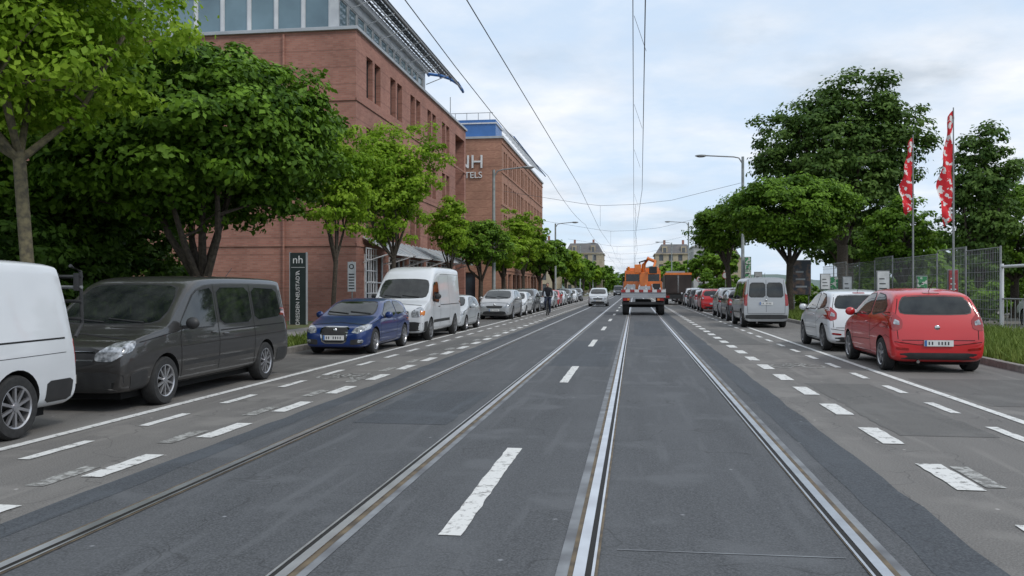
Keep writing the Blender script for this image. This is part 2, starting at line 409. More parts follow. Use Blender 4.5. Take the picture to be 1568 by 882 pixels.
# ------------------------------------------------------------------ trees
def leafcloud(C, R, cn, lpc, ls, flat, rs, seed, crs=.2):
    g = np.random.default_rng(seed)
    d = g.normal(size=(cn, 3)); d /= np.linalg.norm(d, axis=1)[:, None]
    k = g.normal(size=(6, 3))*2.2; ph = g.uniform(0, 6.28, 6)
    lob = 1+sum(np.sin(d@k[i]+ph[i]) for i in range(6))*.065
    rad = g.uniform(rs, 1, cn)**.55*lob*.9
    c = d*rad[:, None]*np.array(R)
    cr = g.uniform(.55, 1.4, cn)*min(R)*crs
    ct = np.clip(.45+.2*g.normal(size=cn), 0, 1)
    n = cn*lpc; ci = np.repeat(np.arange(cn), lpc)
    q = g.normal(size=(n, 3)); q /= np.linalg.norm(q, axis=1)[:, None]
    q[:, 2] = np.abs(q[:, 2])*np.where(g.uniform(size=n) < .78, 1, -1)
    off = q*(g.uniform(.15, 1, n)**.45*(1+.15*g.normal(size=n)))[:, None]*cr[ci][:, None]*np.array([1, 1, flat])
    P = c[ci]+off
    out = d[ci]*.35+q*.75+np.array([0, 0, .45])+g.normal(size=(n, 3))*.38
    out /= np.linalg.norm(out, axis=1)[:, None]
    t = g.normal(size=(n, 3)); t -= out*(t*out).sum(1)[:, None]; t /= np.linalg.norm(t, axis=1)[:, None]
    bt = np.cross(out, t)
    s = ls*g.uniform(.6, 1.3, n)[:, None]
    V = np.zeros((n, 4, 3)); P = P+np.array(C)
    V[:, 0] = P-t*s*.9; V[:, 1] = P-bt*s*.62+t*s*.15; V[:, 2] = P+t*s*1.05-out*s*.3; V[:, 3] = P+bt*s*.62+t*s*.1
    tint = np.clip(ct[ci]+g.normal(size=n)*.17+.12*q[:, 2], 0, 1)  # random tint, plus painted shading: leaves on clump tops coloured lighter
    return V.reshape(-1, 3), tint, c+np.array(C)

def tree(name, x, y, base, C, R, tr, mat, cn=200, lpc=80, ls=.09, flat=.6, rs=.25, fork=1.7, bark='bark', nl=7, seed=1, lean=0, crs=.2):
    e = empty(name, (x, y, .05))
    V, t, cc = leafcloud(C, R, cn, lpc, ls, flat, rs, seed, crs)
    rawmesh('crown', V, 4, t, mat, e)
    g = random.Random(seed); b = MB()
    top = Vector((C[0]*.5+lean, C[1]*.5, fork))
    b.tube([(0, 0, -.1), (lean*.1, 0, .25), (lean*.5+g.uniform(-.04, .04), 0, fork*.5), top], [tr*1.45, tr*1.08, tr*.95, tr*.9], bark, 12)
    for i in range(nl):
        a = 2*math.pi*i/nl+g.uniform(-.4, .4); q = g.uniform(.35, .75)
        end = Vector((C[0]+R[0]*q*math.cos(a), C[1]+R[1]*q*math.sin(a), C[2]+R[2]*g.uniform(-.2, .5)))
        if i == 0: end = Vector((C[0], C[1], C[2]+R[2]*.75))
        p0 = top+Vector((0, 0, -g.uniform(0, .25)))
        mid = p0.lerp(end, .4)+Vector((g.uniform(-.15, .15), g.uniform(-.15, .15), -.12*R[2])); m2 = p0.lerp(end, .72)+Vector((g.uniform(-.2, .2), g.uniform(-.2, .2), .0))
        b.tube([p0, mid, m2, end], [tr*.62, tr*.42, tr*.25, tr*.08], bark, 7)
        for j in range(4):
            st = mid.lerp(end, g.uniform(0, .7)); ed = st+Vector((g.uniform(-1, 1)*R[0], g.uniform(-1, 1)*R[1], g.uniform(.1, .8)*R[2]))*.4
            b.tube([st, st.lerp(ed, .5)+Vector((0, 0, .08)), ed], [tr*.22, tr*.14, tr*.04], bark, 5)
    b.build('trunk', e, smooth=50)
    return e

# left row
tree('maple_tree', -9.5, 12.4, 0, (-.35, 0, 6.05), (2.95, 2.8, 2.55), .105, 'leaflight', 400, 95, .065, seed=3, fork=3.7, bark='barkl', rs=.1, crs=.18)
tree('globe_maple_tree', -9.7, 18.6, 0, (-.3, 0, 4.95), (3.55, 3.2, 2.05), .18, 'leafdeep', 540, 130, .085, seed=5, fork=1.65, flat=.5, rs=.35, nl=6, crs=.27)
tree('globe_maple_tree', -14.6, 20.5, 0, (0, 0, 4.6), (3.2, 3.0, 2.3), .2, 'leafdeep', 260, 90, .11, seed=45, fork=2.0, flat=.5, rs=.35, crs=.25)
tree('linden_tree', -15.5, 17.0, 0, (0, 0, 6.2), (3.0, 2.8, 3.0), .2, 'leafdeep', 240, 80, .10, seed=46, fork=2.6, rs=.2)
tree('linden_tree', -9.5, 26.3, 0, (.2, 0, 4.9), (1.3, 1.3, 2.25), .08, 'leaflight', 160, 80, .07, seed=6, fork=2.4, rs=.05, crs=.27)
tree('linden_tree', -9.5, 33.3, 0, (0, 0, 5.7), (2.25, 2.0, 2.9), .10, 'leaflight', 260, 80, .08, seed=7, fork=2.7, rs=.05, crs=.2)
tree('globe_maple_tree', -9.5, 53, 0, (0, 0, 4.3), (2.2, 2.1, 1.7), .15, 'leafdark', 150, 75, .10, seed=8, fork=2.0, crs=.25)
tree('linden_tree', -9.7, 45, 0, (0, 0, 4.7), (1.35, 1.4, 1.9), .08, 'leaflight', 110, 70, .09, seed=17, fork=2.4, rs=.05, crs=.25)
tree('linden_tree', -9.4, 73, 0, (0, 0, 5.7), (2.2, 2.1, 2.9), .13, 'leaflight', 150, 65, .12, seed=9, fork=2.5, rs=.05)
for i, yy in enumerate((63, 88, 103, 122, 142, 165, 190, 220)):
    tree('globe_maple_tree', -9.6, yy, 0, (0, 0, 5.0 if i else 4.2), (2.6 if i else 1.7, 2.8, 2.3 if i else 1.5), .18, 'leafdark' if i % 3 else 'leaflight', 110, 50, .14+.001*yy, seed=20+i, fork=2.2, nl=5)
# right
tree('globe_maple_tree', 8.5, 49, 0, (0, 0, 5.65), (3.5, 3.3, 2.15), .2, 'leafdark', 460, 100, .10, seed=31, fork=2.9, flat=.5, rs=.4, crs=.27)
tree('globe_maple_tree', 7.4, 69, 0, (-.3, 0, 6.4), (3.1, 3.0, 2.2), .2, 'leafdark', 260, 80, .13, seed=32, fork=3.2, flat=.5, rs=.3, crs=.26)
tree('chestnut_tree', 14.4, 62.6, 0, (0, 0, 11.0), (5.7, 5.2, 5.5), .4, 'leafmid', 520, 100, .15, seed=33, fork=4.5, rs=.3, crs=.17)
tree('chestnut_tree', 19.5, 82, 0, (0, 0, 6.4), (5, 5, 4), .35, 'leafmid', 180, 70, .2, seed=39, fork=3.5)
tree('linden_tree', 15.5, 41.5, 0, (0, 0, 5.5), (1.75, 2.0, 4.0), .2, 'leafmid', 210, 80, .10, seed=34, fork=2.0, rs=.15, crs=.26)
tree('linden_tree', 18.2, 44.5, 0, (0, 0, 4.4), (2.6, 2.3, 2.9), .2, 'leafdark', 200, 75, .10, seed=35, fork=2.0, crs=.22)
tree('linden_tree', 13.6, 46, 0, (-.2, 0, 4.1), (2.1, 2.0, 2.3), .2, 'leafdark', 160, 75, .10, seed=36, fork=1.8)
tree('linden_tree', 20.4, 40, 0, (0, 0, 4.0), (2.3, 2.6, 2.6), .2, 'leafdark', 160, 70, .10, seed=37, fork=1.8)
for i, yy in enumerate((92, 112, 140, 170, 205)):
    tree('globe_maple_tree', 8.8, yy, 0, (0, 0, 4.4), (2.2, 2.8, 1.8), .18, 'leafdark', 90, 50, .14+.001*yy, seed=50+i, fork=2.4, nl=5)
def bushes(name, lst, mat='leafbush', ls=.1, dens=1.0):
    Vs = []; ts = []
    for i, (x, y, z, rx, ry, rz) in enumerate(lst):
        V, t, _ = leafcloud((x, y, z), (rx, ry, rz), int(80*dens), 60, ls, .6, .15, 900+i+int(abs(x)*13))
        Vs.append(V); ts.append(t)
    return rawmesh(name, np.concatenate(Vs), 4, np.concatenate(ts), mat)
bushes('shrubbery', [(-13-rng.uniform(0, 1.5), yy, 1.5+rng.uniform(-.1, .4), 1.8, 1.9, 1.9) for yy in (9, 11.5, 14, 16.5, 19, 21.5, 24)], dens=1.5, ls=.09)
bushes('shrubbery', [(-17-rng.uniform(0, 2), yy, 3.2+rng.uniform(-.5, .5), 2.8, 2.6, 3.0) for yy in (12, 16, 20, 24.5)]+[(-22, 24, 3.5, 3.5, 3, 3.2), (-22, 30, 3.0, 3.5, 2, 2.6)], dens=1.6, ls=.12)
bushes('roadside_shrub', [(9.2, 88, 1.6, 1.8, 3, 1.9), (10.2, 76, 1.3, 1.6, 3, 1.5), (11, 60, 1.1, 1.6, 2.4, 1.2), (8.8, 99, 2.0, 2, 4, 2.0), (14, 53, 1.0, 1.8, 2.4, 1.2)], 'leafdark', .12)
bushes('hedge', [(13.6, 37+i*3.1, 1.0, 1.3, 2, 1.2) for i in range(6)]+[(18+i*2.6, 49, 1.3, 2, 2, 1.6) for i in range(5)], 'leafdark', .10)
bushes('distant_trees', [(-13+rng.uniform(-3, 3), 235+i*16, 4.8, 4.8, 8, 4.6) for i in range(12)]+[(8.5, 196, 3.6, 3, 6, 3.4), (10, 216, 4, 4, 5, 3.8), (9.5, 228, 4.4, 4, 5, 4)]+[(13+rng.uniform(-2, 3), 270+i*16, 4.0, 5, 8, 4) for i in range(10)]+[(-40+i*9, 520, 6, 8, 8, 6+rng.uniform(-1, 2)) for i in range(11)]+[(30+i*9, 110+i*12, 5, 6, 7, 5.5) for i in range(6)], 'leafdark', .5, .9)

# ------------------------------------------------------------------ buildings
def facade(b, o, u, n, W, H, holes, wall, depth=.22, glass='glassb', frame='frame', fw=.06):
    o = Vector(o); u = Vector(u); n = Vector(n); Z = Vector((0, 0, 1))
    us = sorted({0, W, *[h[0] for h in holes], *[h[1] for h in holes]}); vs = sorted({0, H, *[h[2] for h in holes], *[h[3] for h in holes]})
    P = lambda a, c, d=0: o+u*a+Z*c+n*d
    for i in range(len(us)-1):
        for j in range(len(vs)-1):
            a, c = (us[i]+us[i+1])/2, (vs[j]+vs[j+1])/2
            if any(h[0] < a < h[1] and h[2] < c < h[3] for h in holes): continue
            b.add([P(us[i], vs[j]), P(us[i+1], vs[j]), P(us[i+1], vs[j+1]), P(us[i], vs[j+1])], [(0, 1, 2, 3)], wall)
    for h in holes:
        a0, a1, c0, c1 = h[:4]; dd = h[4] if len(h) > 4 else depth
        for p, q in (((a0, c0), (a1, c0)), ((a1, c0), (a1, c1)), ((a1, c1), (a0, c1)), ((a0, c1), (a0, c0))):
            b.add([P(*p), P(*q), P(*q, -dd), P(*p, -dd)], [(0, 1, 2, 3)], wall)
        b.add([P(a0, c0, -dd), P(a1, c0, -dd), P(a1, c1, -dd), P(a0, c1, -dd)], [(0, 1, 2, 3)], glass)
        def bar(x0, x1, y0, y1):
            q = [P(x0, y0, -dd+.05), P(x1, y0, -dd+.05), P(x1, y1, -dd+.05), P(x0, y1, -dd+.05)]
            r = [P(x0, y0, -dd), P(x1, y0, -dd), P(x1, y1, -dd), P(x0, y1, -dd)]
            b.add(q+r, [(0, 1, 2, 3), (0, 1, 5, 4), (1, 2, 6, 5), (2, 3, 7, 6), (3, 0, 4, 7)], frame)
        bar(a0, a0+fw, c0, c1); bar(a1-fw, a1, c0, c1); bar(a0+fw, a1-fw, c0, c0+fw); bar(a0+fw, a1-fw, c1-fw, c1)
        if a1-a0 > 1.6:
            k = max(1, round((a1-a0)/1.3))
            for i in range(1, k): m = a0+(a1-a0)*i/k; bar(m-fw/2, m+fw/2, c0+fw, c1-fw)

X0, YA, YB, HA = -12.1, 36.4, 61.2, 12.9
e = empty('brick_office_building')
b = MB()
holes = []
bays = [(1.5+i*3.9) for i in range(5)]
for u0 in bays:
    for z0, z1 in ((10.25, 12.15), (7.0, 8.9), (3.8, 5.7)):
        holes.append((u0, u0+.95, z0, z1)); holes.append((u0+1.25, u0+2.2, z0, z1))
    holes.append((u0-.3, u0+2.4, .6, 3.0))
holes.append((21.2, 24.3, 6.6, 12.1, 1.6)); holes.append((21.2, 24.3, .6, 5.6, 1.0))
facade(b, (X0, YA, 0), (0, 1, 0), (1, 0, 0), YB-YA, HA, holes, 'brick', .28)
facade(b, (X0-32, YA, 0), (1, 0, 0), (0, -1, 0), 32, HA, [], 'brick', .28)
facade(b, (X0, YB, 0), (-1, 0, 0), (0, 1, 0), 32, HA, [], 'brick')
facade(b, (X0-32, YB, 0), (0, -1, 0), (-1, 0, 0), YB-YA, HA, [], 'brick')
b.build('walls', e)
b = MB(); b.b2(X0-32.1, X0+.12, YA-.12, YB+.12, HA, HA+.16, 'zinc'); b.b2(X0-31.8, X0-.9, YA+.8, 53.6, HA+2.35, HA+2.6, 'white')
b.build('roof', e, bevel=.02)
b = MB()
nA = 23
facade(b, (X0-31.5, YA+.9, HA+.16), (1, 0, 0), (0, -1, 0), 30.4, 2.19, [(.15+i*1.3, 1.35+i*1.3, .2, 1.95) for i in range(nA)], 'white', .08, 'glassl', 'white', .05)
nA = 12
facade(b, (X0-1.1, YA+.9, HA+.16), (0, 1, 0), (1, 0, 0), 16.2, 2.19, [(.15+i*1.3, 1.35+i*1.3, .2, 1.7) for i in range(nA)], 'zinc', .08, 'glassl', 'white', .05)
b.build('attic', e)
b = MB()
ys = np.arange(YA-.4, 54.6, .62)
prof = [(X0-1.3, HA+2.75), (X0-.5, HA+2.62), (X0+.2, HA+2.38), (X0+.75, HA+2.0), (X0+1.0, HA+1.6)]
for yy in ys: b.tube([(p[0], yy, p[1]) for p in prof], .028, 'zinc', 5)
for p in prof: b.tube([(p[0], ys[0]-.2, p[1]), (p[0], ys[-1]+.2, p[1])], .045, 'zinc', 6)
for i in range(len(prof)-1):
    for k in (.33, .66):
        xx = prof[i][0]*(1-k)+prof[i+1][0]*k; z2 = prof[i][1]*(1-k)+prof[i+1][1]*k
        b.box(xx, (ys[0]+ys[-1])/2, z2, .16, ys[-1]-ys[0], .02, 'frame')
for yy in ys[::4]: b.tube([(X0-1.0, yy, HA+1.6), (X0+.5, yy, HA+2.15)], .03, 'white', 5)
for p in prof: b.tube([(p[0], ys[-1]+.2, p[1]), (p[0], ys[-1]+.7, p[1]-.1)], .09, 'blue', 8)
b.tube([(p[0], ys[-1]+.45, p[1]-.05) for p in prof], .1, 'blue', 8)
b.build('solar_shade', e)
b = MB()
for u0 in bays:
    yc = YA+u0+1.05
    R = Matrix.Rotation(math.radians(28), 3, 'Y')
    b.box(X0+.75, yc, 3.45, 1.6, 3.3, .03, 'glassl', R)
    for dy in (-1.65, -.8, 0, .8, 1.65): b.box(X0+.75, yc+dy, 3.48, 1.62, .06, .07, 'white', R)
    b.box(X0+1.45, yc, 3.08, .06, 3.36, .08, 'white')
    for dy in (-1.6, 1.6): b.tube([(X0+.02, yc+dy, 2.7), (X0+1.3, yc+dy, 3.1)], .03, 'white', 6)
    for dy in (-1.35, -.45, .45, 1.35): b.b2(X0-.02, X0+.05, yc+dy-.04, yc+dy+.04, .5, 3.1, 'white')
    for z in (.55, 1.8, 3.05): b.b2(X0+.051, X0+.09, yc-1.4, yc+1.4, z-.03, z+.03, 'white')
for yy in np.arange(36.7, 38.2, .36): b.b2(X0+.35, X0+.39, yy, yy+.04, .1, 3.3, 'white')
for z in np.arange(.3, 3.4, .5): b.b2(X0+.391, X0+.42, 36.6, 38.2, z, z+.04, 'white')
b.build('ground_floor_canopies', e)
b = MB()
for z in (3.4, 6.55, 9.8): b.b2(X0-32, X0+.03, YA-.05, YA-.003, z, z+.12, 'brick')
for z in (3.4, 6.55, 9.8): b.b2(X0+.003, X0+.05, YA-.05, YB, z, z+.12, 'brick')
b.tube([(X0-3.3, YA-.1, .1), (X0-3.3, YA-.1, HA-.1)], .05, 'brick', 8)
b.build('string_courses', e)

XB, Y1, Y2, HB = -12.1, 78.5, 114, 15.4
e = empty('brick_hotel_building'); b = MB(); holes = []
for i in range(11):
    for j in range(4):
        u0 = 1.2+i*3.1; z0 = 3.6+j*2.95; holes.append((u0, u0+.8, z0, z0+1.9)); holes.append((u0+1.2, u0+2.0, z0, z0+1.9))
    holes.append((1.0+i*3.1, 3.3+i*3.1, .5, 2.9))
facade(b, (XB, Y1, 0), (0, 1, 0), (1, 0, 0), Y2-Y1, HB, holes, 'brick2', .3)
facade(b, (XB-30, Y1, 0), (1, 0, 0), (0, -1, 0), 30, HB, [(22, 23.2, 3.5+j*3, 5.3+j*3) for j in range(3)]+[(25.5, 27.5, .5, 3)], 'brick2', .3)
facade(b, (XB, Y2, 0), (-1, 0, 0), (0, 1, 0), 30, HB, [], 'brick2')
b.build('walls', e)
b = MB(); b.b2(XB-30.1, XB+.15, Y1-.15, Y2+.1, HB, HB+.2, 'zinc'); b.b2(XB-25, XB-.7, Y1+.7, Y1+4.5, HB+.2, HB+1.9, 'blue')
b.b2(XB-25.1, XB-.6, Y1+.6, Y1+4.6, HB+1.5, HB+1.62, 'white')
for k in range(13):
    yy = Y1+4.8+k*2.3
    b.add([(XB-.1, yy, HB+.2), (XB-.1, yy+2.2, HB+.2), (XB-1.6, yy+2.2, HB+2.0), (XB-1.6, yy, HB+2.0)], [(0, 1, 2, 3)], 'zinc')
    b.add([(XB-.08, yy+.3, HB+.5), (XB-.08, yy+1.9, HB+.5), (XB-1.0, yy+1.9, HB+1.55), (XB-1.0, yy+.3, HB+1.55)], [(0, 1, 2, 3)], 'glassl')
    b.tube([(XB+.5, yy, HB+.9), (XB-1.4, yy, HB+2.4)], .06, 'white', 5)
b.tube([(XB+.5, Y1+4.5, HB+.9), (XB+.5, Y2-1, HB+.9)], .07, 'blue', 6)
b.b2(XB-20, XB-1.6, Y1+4.8, Y2-1, HB+.2, HB+2.3, 'white')
for xx in np.arange(XB-9, XB-1, 1.1): b.tube([(xx, Y1+1, HB+1.9), (xx, Y1+1, HB+2.6)], .03, 'pole', 5)
b.tube([(XB-9, Y1+1, HB+2.6), (XB-1, Y1+1, HB+2.6)], .03, 'pole', 5)
b.tube([(XB-5.3, Y1+2, HB+1.9), (XB-5.3, Y1+2, HB+4.4)], .04, 'pole', 5)
b.b2(XB-8, XB-6.2, Y1+2, Y1+4, HB+1.9, HB+3.0, 'zinc')
b.build('roof_and_attic', e)
textmesh('sign_letters', 'NH', 1.75, (XB-3.0, Y1-.1, 13.2), (math.radians(90), 0, 0), 'signwhite', e, .05)
textmesh('sign_small_letters', 'HOTELS', .82, (XB-3.3, Y1-.1, 12.0), (math.radians(90), 0, 0), 'signwhite', e, .05)
b = MB()
for z in (3.2, 6.2, 9.2, 12.2, 14.9): b.b2(XB+.003, XB+.07, Y1-.06, Y2, z, z+.13, 'brick2')
b.build('string_courses', e)

def house(name, x0, x1, y0, y1, h, rh, wall='sand', roof='slate', floors=4):
    e = empty(name); b = MB()
    def hs(W):
        k = int(W/2.6); return [(1+i*2.5, 2.1+i*2.5, .9+j*h/floors, 2.6+j*h/floors) for i in range(k) for j in range(floors) if 2.1+i*2.5 < W-.5]
    facade(b, (x0, y0, 0), (1, 0, 0), (0, -1, 0), x1-x0, h, hs(x1-x0), wall, glass='farwin', frame='farwin')
    facade(b, (x1, y0, 0), (0, 1, 0), (1, 0, 0), y1-y0, h, hs(y1-y0), wall, glass='farwin', frame='farwin')
    facade(b, (x0, y1, 0), (0, -1, 0), (-1, 0, 0), y1-y0, h, hs(y1-y0), wall, glass='farwin', frame='farwin')
    b.build('walls', e); b = MB()
    i = 1.6; z = h+.25
    b.b2(x0-.3, x1+.3, y0-.3, y1+.3, h, z, wall)
    vs = [(x0, y0, z), (x1, y0, z), (x1, y1, z), (x0, y1, z), (x0+i, y0+i, z+rh), (x1-i, y0+i, z+rh), (x1-i, y1-i, z+rh), (x0+i, y1-i, z+rh)]
    b.add(vs, [(0, 1, 5, 4), (1, 2, 6, 5), (2, 3, 7, 6), (3, 0, 4, 7), (4, 5, 6, 7)], roof)
    n = max(1, int((x1-x0)/4))
    for k in range(n):
        xx = x0+(k+.5)*(x1-x0)/n; b.b2(xx-.7, xx+.7, y0+.2, y0+1.4, z, z+rh*.75, wall); b.b2(xx-.4, xx+.4, y0+.15, y0+.198, z+.3, z+rh*.6, 'farwin')
        b.b2(xx-.3, xx+.3, y0+3, y0+3.8, z+rh-.1, z+rh+1.2, 'brick')
    b.build('roof', e)
house('sandstone_apartment_house', -21, -9.5, 262, 280, 12, 3.0)
house('sandstone_apartment_house', -24, -12, 330, 350, 12.5, 3.5)
house('sandstone_apartment_house', 5.6, 15.5, 232, 250, 10.5, 2.5)
house('rendered_house', 12.8, 17.5, 190, 206, 10.5, .5, 'render', 'render', 3)
house('sandstone_apartment_house', 17, 30, 250, 268, 10, 3)
house('sandstone_apartment_house', -30, -20, 225, 240, 11, 3)
b = MB(); N = 40; vs = []
for i in range(N+1):
    xx = -600+1200*i/N; hh = 14+12*math.sin(i*.35)+6*math.sin(i*.9+1); vs += [(xx, 1300, -2), (xx, 1500, max(4, hh)+10), (xx, 1800, -2)]
b.add(vs, [(i*3+j, i*3+3+j, i*3+4+j, i*3+1+j) for i in range(N) for j in (0, 1)], pmat('hill_woods', (.09, .14, .13), (.13, .17, .15), .02, .95)); b.build('hills', smooth=60)

# ------------------------------------------------------------------ vehicles
def chaikin(P, it=2, q=.13):
    for _ in range(it):
        o = []
        for i in range(len(P)):
            a, c = P[i], P[(i+1) % len(P)]
            o += [(a[0]*(1-q)+c[0]*q, a[1]*(1-q)+c[1]*q), (a[0]*q+c[0]*(1-q), a[1]*q+c[1]*(1-q))]
        P = o; q = .25
    return P

class Car:
    def __init__(s, name, X, Yf, toward, spec, paintmat, L, W, H, wr=None, rim='alloy', spokes=5):
        s.sp = spec; s.L, s.W, s.H = L, W, H
        s.kx, s.ky, s.kz = L/spec['L'], W/spec['W'], H/spec['H']
        s.e = empty(name, (X, Yf, 0), math.radians(-90 if toward else 90))
        s.paint = paintmat; s.rim = rim; s.wr = wr or spec['wr']*min(s.kz*1.03, 1.05); s.spokes = spokes
        s.body(); s.glass = MB(); s.trim = MB(); s.decals(); s.wheels()
        s.glass.build('windows', s.e, smooth=40); s.trim.build('lamps_and_trim', s.e, smooth=40)
    def body(s):
        sp = s.sp; rings = []
        for st in sp['st']:
            ss, zt, wf = st[0]*s.kx, st[1]*s.kz, st[2]; z0 = (st[3] if len(st) > 3 else sp['z0'])*s.kz
            w = s.W/2*wf; zb = min(sp['belt']*s.kz, zt-.07*s.kz); g = zt-zb; k = sp['k']
            yr = w*(.95-k*g); dr = min(.17*g, sp.get('dr', .07)); ye = sp.get('ye', .86)
            h = [(0, z0), (w*.82, z0), (w*.955, z0+.1*(zb-z0)), (w*.985, z0+.35*(zb-z0)), (w, z0+.74*(zb-z0)), (w*.975, zb-.005), (w*(.958-k*g*.42), zb+.45*g), (yr*1.01, zt-dr), (yr*ye, zt-.03*min(g, .4)), (0, zt)]
            ring = [(-ss, y, z) for y, z in h]+[(-ss, -y, z) for y, z in h[-2:0:-1]]
            rings.append(ring)
        n = len(rings[0]); vs = [p for r in rings for p in r]; fs = []
        for i in range(len(rings)-1):
            for k in range(n): fs.append((i*n+k, i*n+(k+1) % n, (i+1)*n+(k+1) % n, (i+1)*n+k))
        fs += [tuple(range(n))[::-1], tuple(range((len(rings)-1)*n, len(rings)*n))]
        me = bpy.data.meshes.new('t'); me.from_pydata(vs, [], fs); me.materials.append(s.paint); me.materials.append(M['well'])
        bm = bmesh.new(); bm.from_mesh(me); bmesh.ops.recalc_face_normals(bm, faces=bm.faces)
        cl = bm.edges.layers.float.get('crease_edge') or bm.edges.layers.float.new('crease_edge')
        cr = sp.get('cr', {})
        for ed in bm.edges:
            a, c = sorted((ed.verts[0].index, ed.verts[1].index)); ia, ka, ic, kc = a//n, a % n, c//n, c % n
            v = 0
            if ia != ic and ka == kc:
                kk = min(ka, n-ka); v = {5: cr.get('belt', .25), 7: cr.get('roof', .3), 8: cr.get('roof2', .15), 4: .25, 2: .2, 1: .3}.get(kk, 0)
            elif ia == ic: v = cr.get('st', {}).get(ia-len(rings) if ia > 6 else ia, 0)
            ed[cl] = v
        bm.to_mesh(me); bm.free()
        ob = bpy.data.objects.new('t', me); COL.objects.link(ob)
        sd = ob.modifiers.new('s', 'SUBSURF'); sd.levels = 2; sd.render_levels = 2
        dg = bpy.context.evaluated_depsgraph_get(); dg.update()
        m2 = bpy.data.meshes.new_from_object(ob.evaluated_get(dg))
        bm = bmesh.new(); bm.from_mesh(m2); s.bvh = BVHTree.FromBMesh(bm); bm.free()
        ob.modifiers.clear(); ob.data = m2
        c = MB()
        s.wx = [-(sp['fo'])*s.kx, -(sp['fo']+sp['wb'])*s.kx]
        for wx in s.wx:
            for sg in (1, -1):
                vs = []; R = s.wr*1.12; N = 28
                y0, y1 = sg*(s.W/2-.27), sg*(s.W/2+.3)
                for yy in (y0, y1):
                    for k in range(N): t = 2*math.pi*k/N; vs.append((wx+R*math.cos(t), yy, s.wr+.01+R*math.sin(t)))
                c.add(vs, [(k, (k+1) % N, N+(k+1) % N, N+k) for k in range(N)]+[tuple(range(N))[::-1], tuple(range(N, 2*N))], 'well')
        cme = bpy.data.meshes.new('c'); cme.from_pydata(c.v, [], c.f)
        bm = bmesh.new(); bm.from_mesh(cme); bmesh.ops.recalc_face_normals(bm, faces=bm.faces); bm.to_mesh(cme); bm.free()
        cme.materials.append(s.paint); cme.materials.append(M['well']); cme.polygons.foreach_set('material_index', [1]*len(cme.polygons))
        cob = bpy.data.objects.new('c', cme); COL.objects.link(cob)
        bo = ob.modifiers.new('b', 'BOOLEAN'); bo.operation = 'DIFFERENCE'; bo.object = cob; bo.solver = 'EXACT'
        dg = bpy.context.evaluated_depsgraph_get(); dg.update()
        m3 = bpy.data.meshes.new_from_object(ob.evaluated_get(dg)); bpy.data.objects.remove(ob); bpy.data.objects.remove(cob)
        m3.polygons.foreach_set('use_smooth', [True]*len(m3.polygons)); m3.set_sharp_from_angle(angle=math.radians(38))
        bo = bpy.data.objects.new('body', m3); COL.objects.link(bo); bo.parent = s.e
    def cast(s, view, a, c, off):
        if view in ('L', 'R'):
            g = 1 if view == 'L' else -1; o = Vector((-a, 3*g, c)); d = Vector((0, -g, 0)); alt = Vector((-a, s.W/2*g, c))
        elif view == 'F': o = Vector((3, a, c)); d = Vector((-1, 0, 0)); alt = Vector((-.1, a, c))
        elif view == 'B': o = Vector((-s.L-3, a, c)); d = Vector((1, 0, 0)); alt = Vector((-s.L, a, c))
        else: o = Vector((-a, c, 4)); d = Vector((0, 0, -1)); alt = Vector((-a, c, s.H))
        p, nn, i, t = s.bvh.ray_cast(o, d)
        if p is None: p, nn, i, t = s.bvh.find_nearest(alt)
        if nn.dot(d) > 0: nn = -nn
        return p+nn*off
    def decal(s, view, poly, m, off=.007, it=2, rings=6, mb=None):
        if view in ('L', 'R'): P = [(a*s.kx, c*s.kz) for a, c in poly]
        elif view == 'T': P = [(a*s.kx, c*s.ky) for a, c in poly]
        else: P = [(a*s.ky, c*s.kz) for a, c in poly]
        P = chaikin(P, it)
        Q = []
        for i in range(len(P)):
            a, c = P[i], P[(i+1) % len(P)]; dd = math.dist(a, c); k = max(1, int(dd/.07))
            for j in range(k): Q.append((a[0]+(c[0]-a[0])*j/k, a[1]+(c[1]-a[1])*j/k))
        cx = sum(q[0] for q in Q)/len(Q); cy = sum(q[1] for q in Q)/len(Q); n = len(Q)
        vs = [s.cast(view, cx, cy, off)]
        for r in range(1, rings+1):
            t = r/rings; vs += [s.cast(view, cx+(q[0]-cx)*t, cy+(q[1]-cy)*t, off) for q in Q]
        vs += [s.cast(view, cx+(q[0]-cx)*1.004, cy+(q[1]-cy)*1.004, -.003) for q in Q]
        fs = [(0, 1+k, 1+(k+1) % n) for k in range(n)]
        for r in range(rings):
            o = 1+r*n; fs += [(o+k, o+n+k, o+n+(k+1) % n, o+(k+1) % n) for k in range(n)]
        nrm = Vector((0, 0, 0))
        for k in range(n): nrm += (vs[1+k]-vs[0]).cross(vs[1+(k+1) % n]-vs[0])
        vd = {'L': (0, 1, 0), 'R': (0, -1, 0), 'F': (1, 0, 0), 'B': (-1, 0, 0), 'T': (0, 0, 1)}[view]
        if nrm.dot(Vector(vd)) < 0: fs = [f[::-1] for f in fs]
        (mb or (s.glass if m == 'glass' else s.trim)).add(vs, fs, m)
    def line(s, view, pts, m='seam', wd=.012, off=.003):
        if view in ('L', 'R'): P = [(a*s.kx, c*s.kz) for a, c in pts]
        else: P = [(a*s.ky, c*s.kz) for a, c in pts]
        Q = []
        for i in range(len(P)-1):
            k = max(1, int(math.dist(P[i], P[i+1])/.06))
            for j in range(k): Q.append((P[i][0]+(P[i+1][0]-P[i][0])*j/k, P[i][1]+(P[i+1][1]-P[i][1])*j/k))
        Q.append(P[-1]); vs = []
        for i, q in enumerate(Q):
            a, c = Q[max(i-1, 0)], Q[min(i+1, len(Q)-1)]; l = math.dist(a, c) or 1; nx, ny = -(c[1]-a[1])/l*wd/2, (c[0]-a[0])/l*wd/2
            vs += [s.cast(view, q[0]+nx, q[1]+ny, off), s.cast(view, q[0]-nx, q[1]-ny, off)]
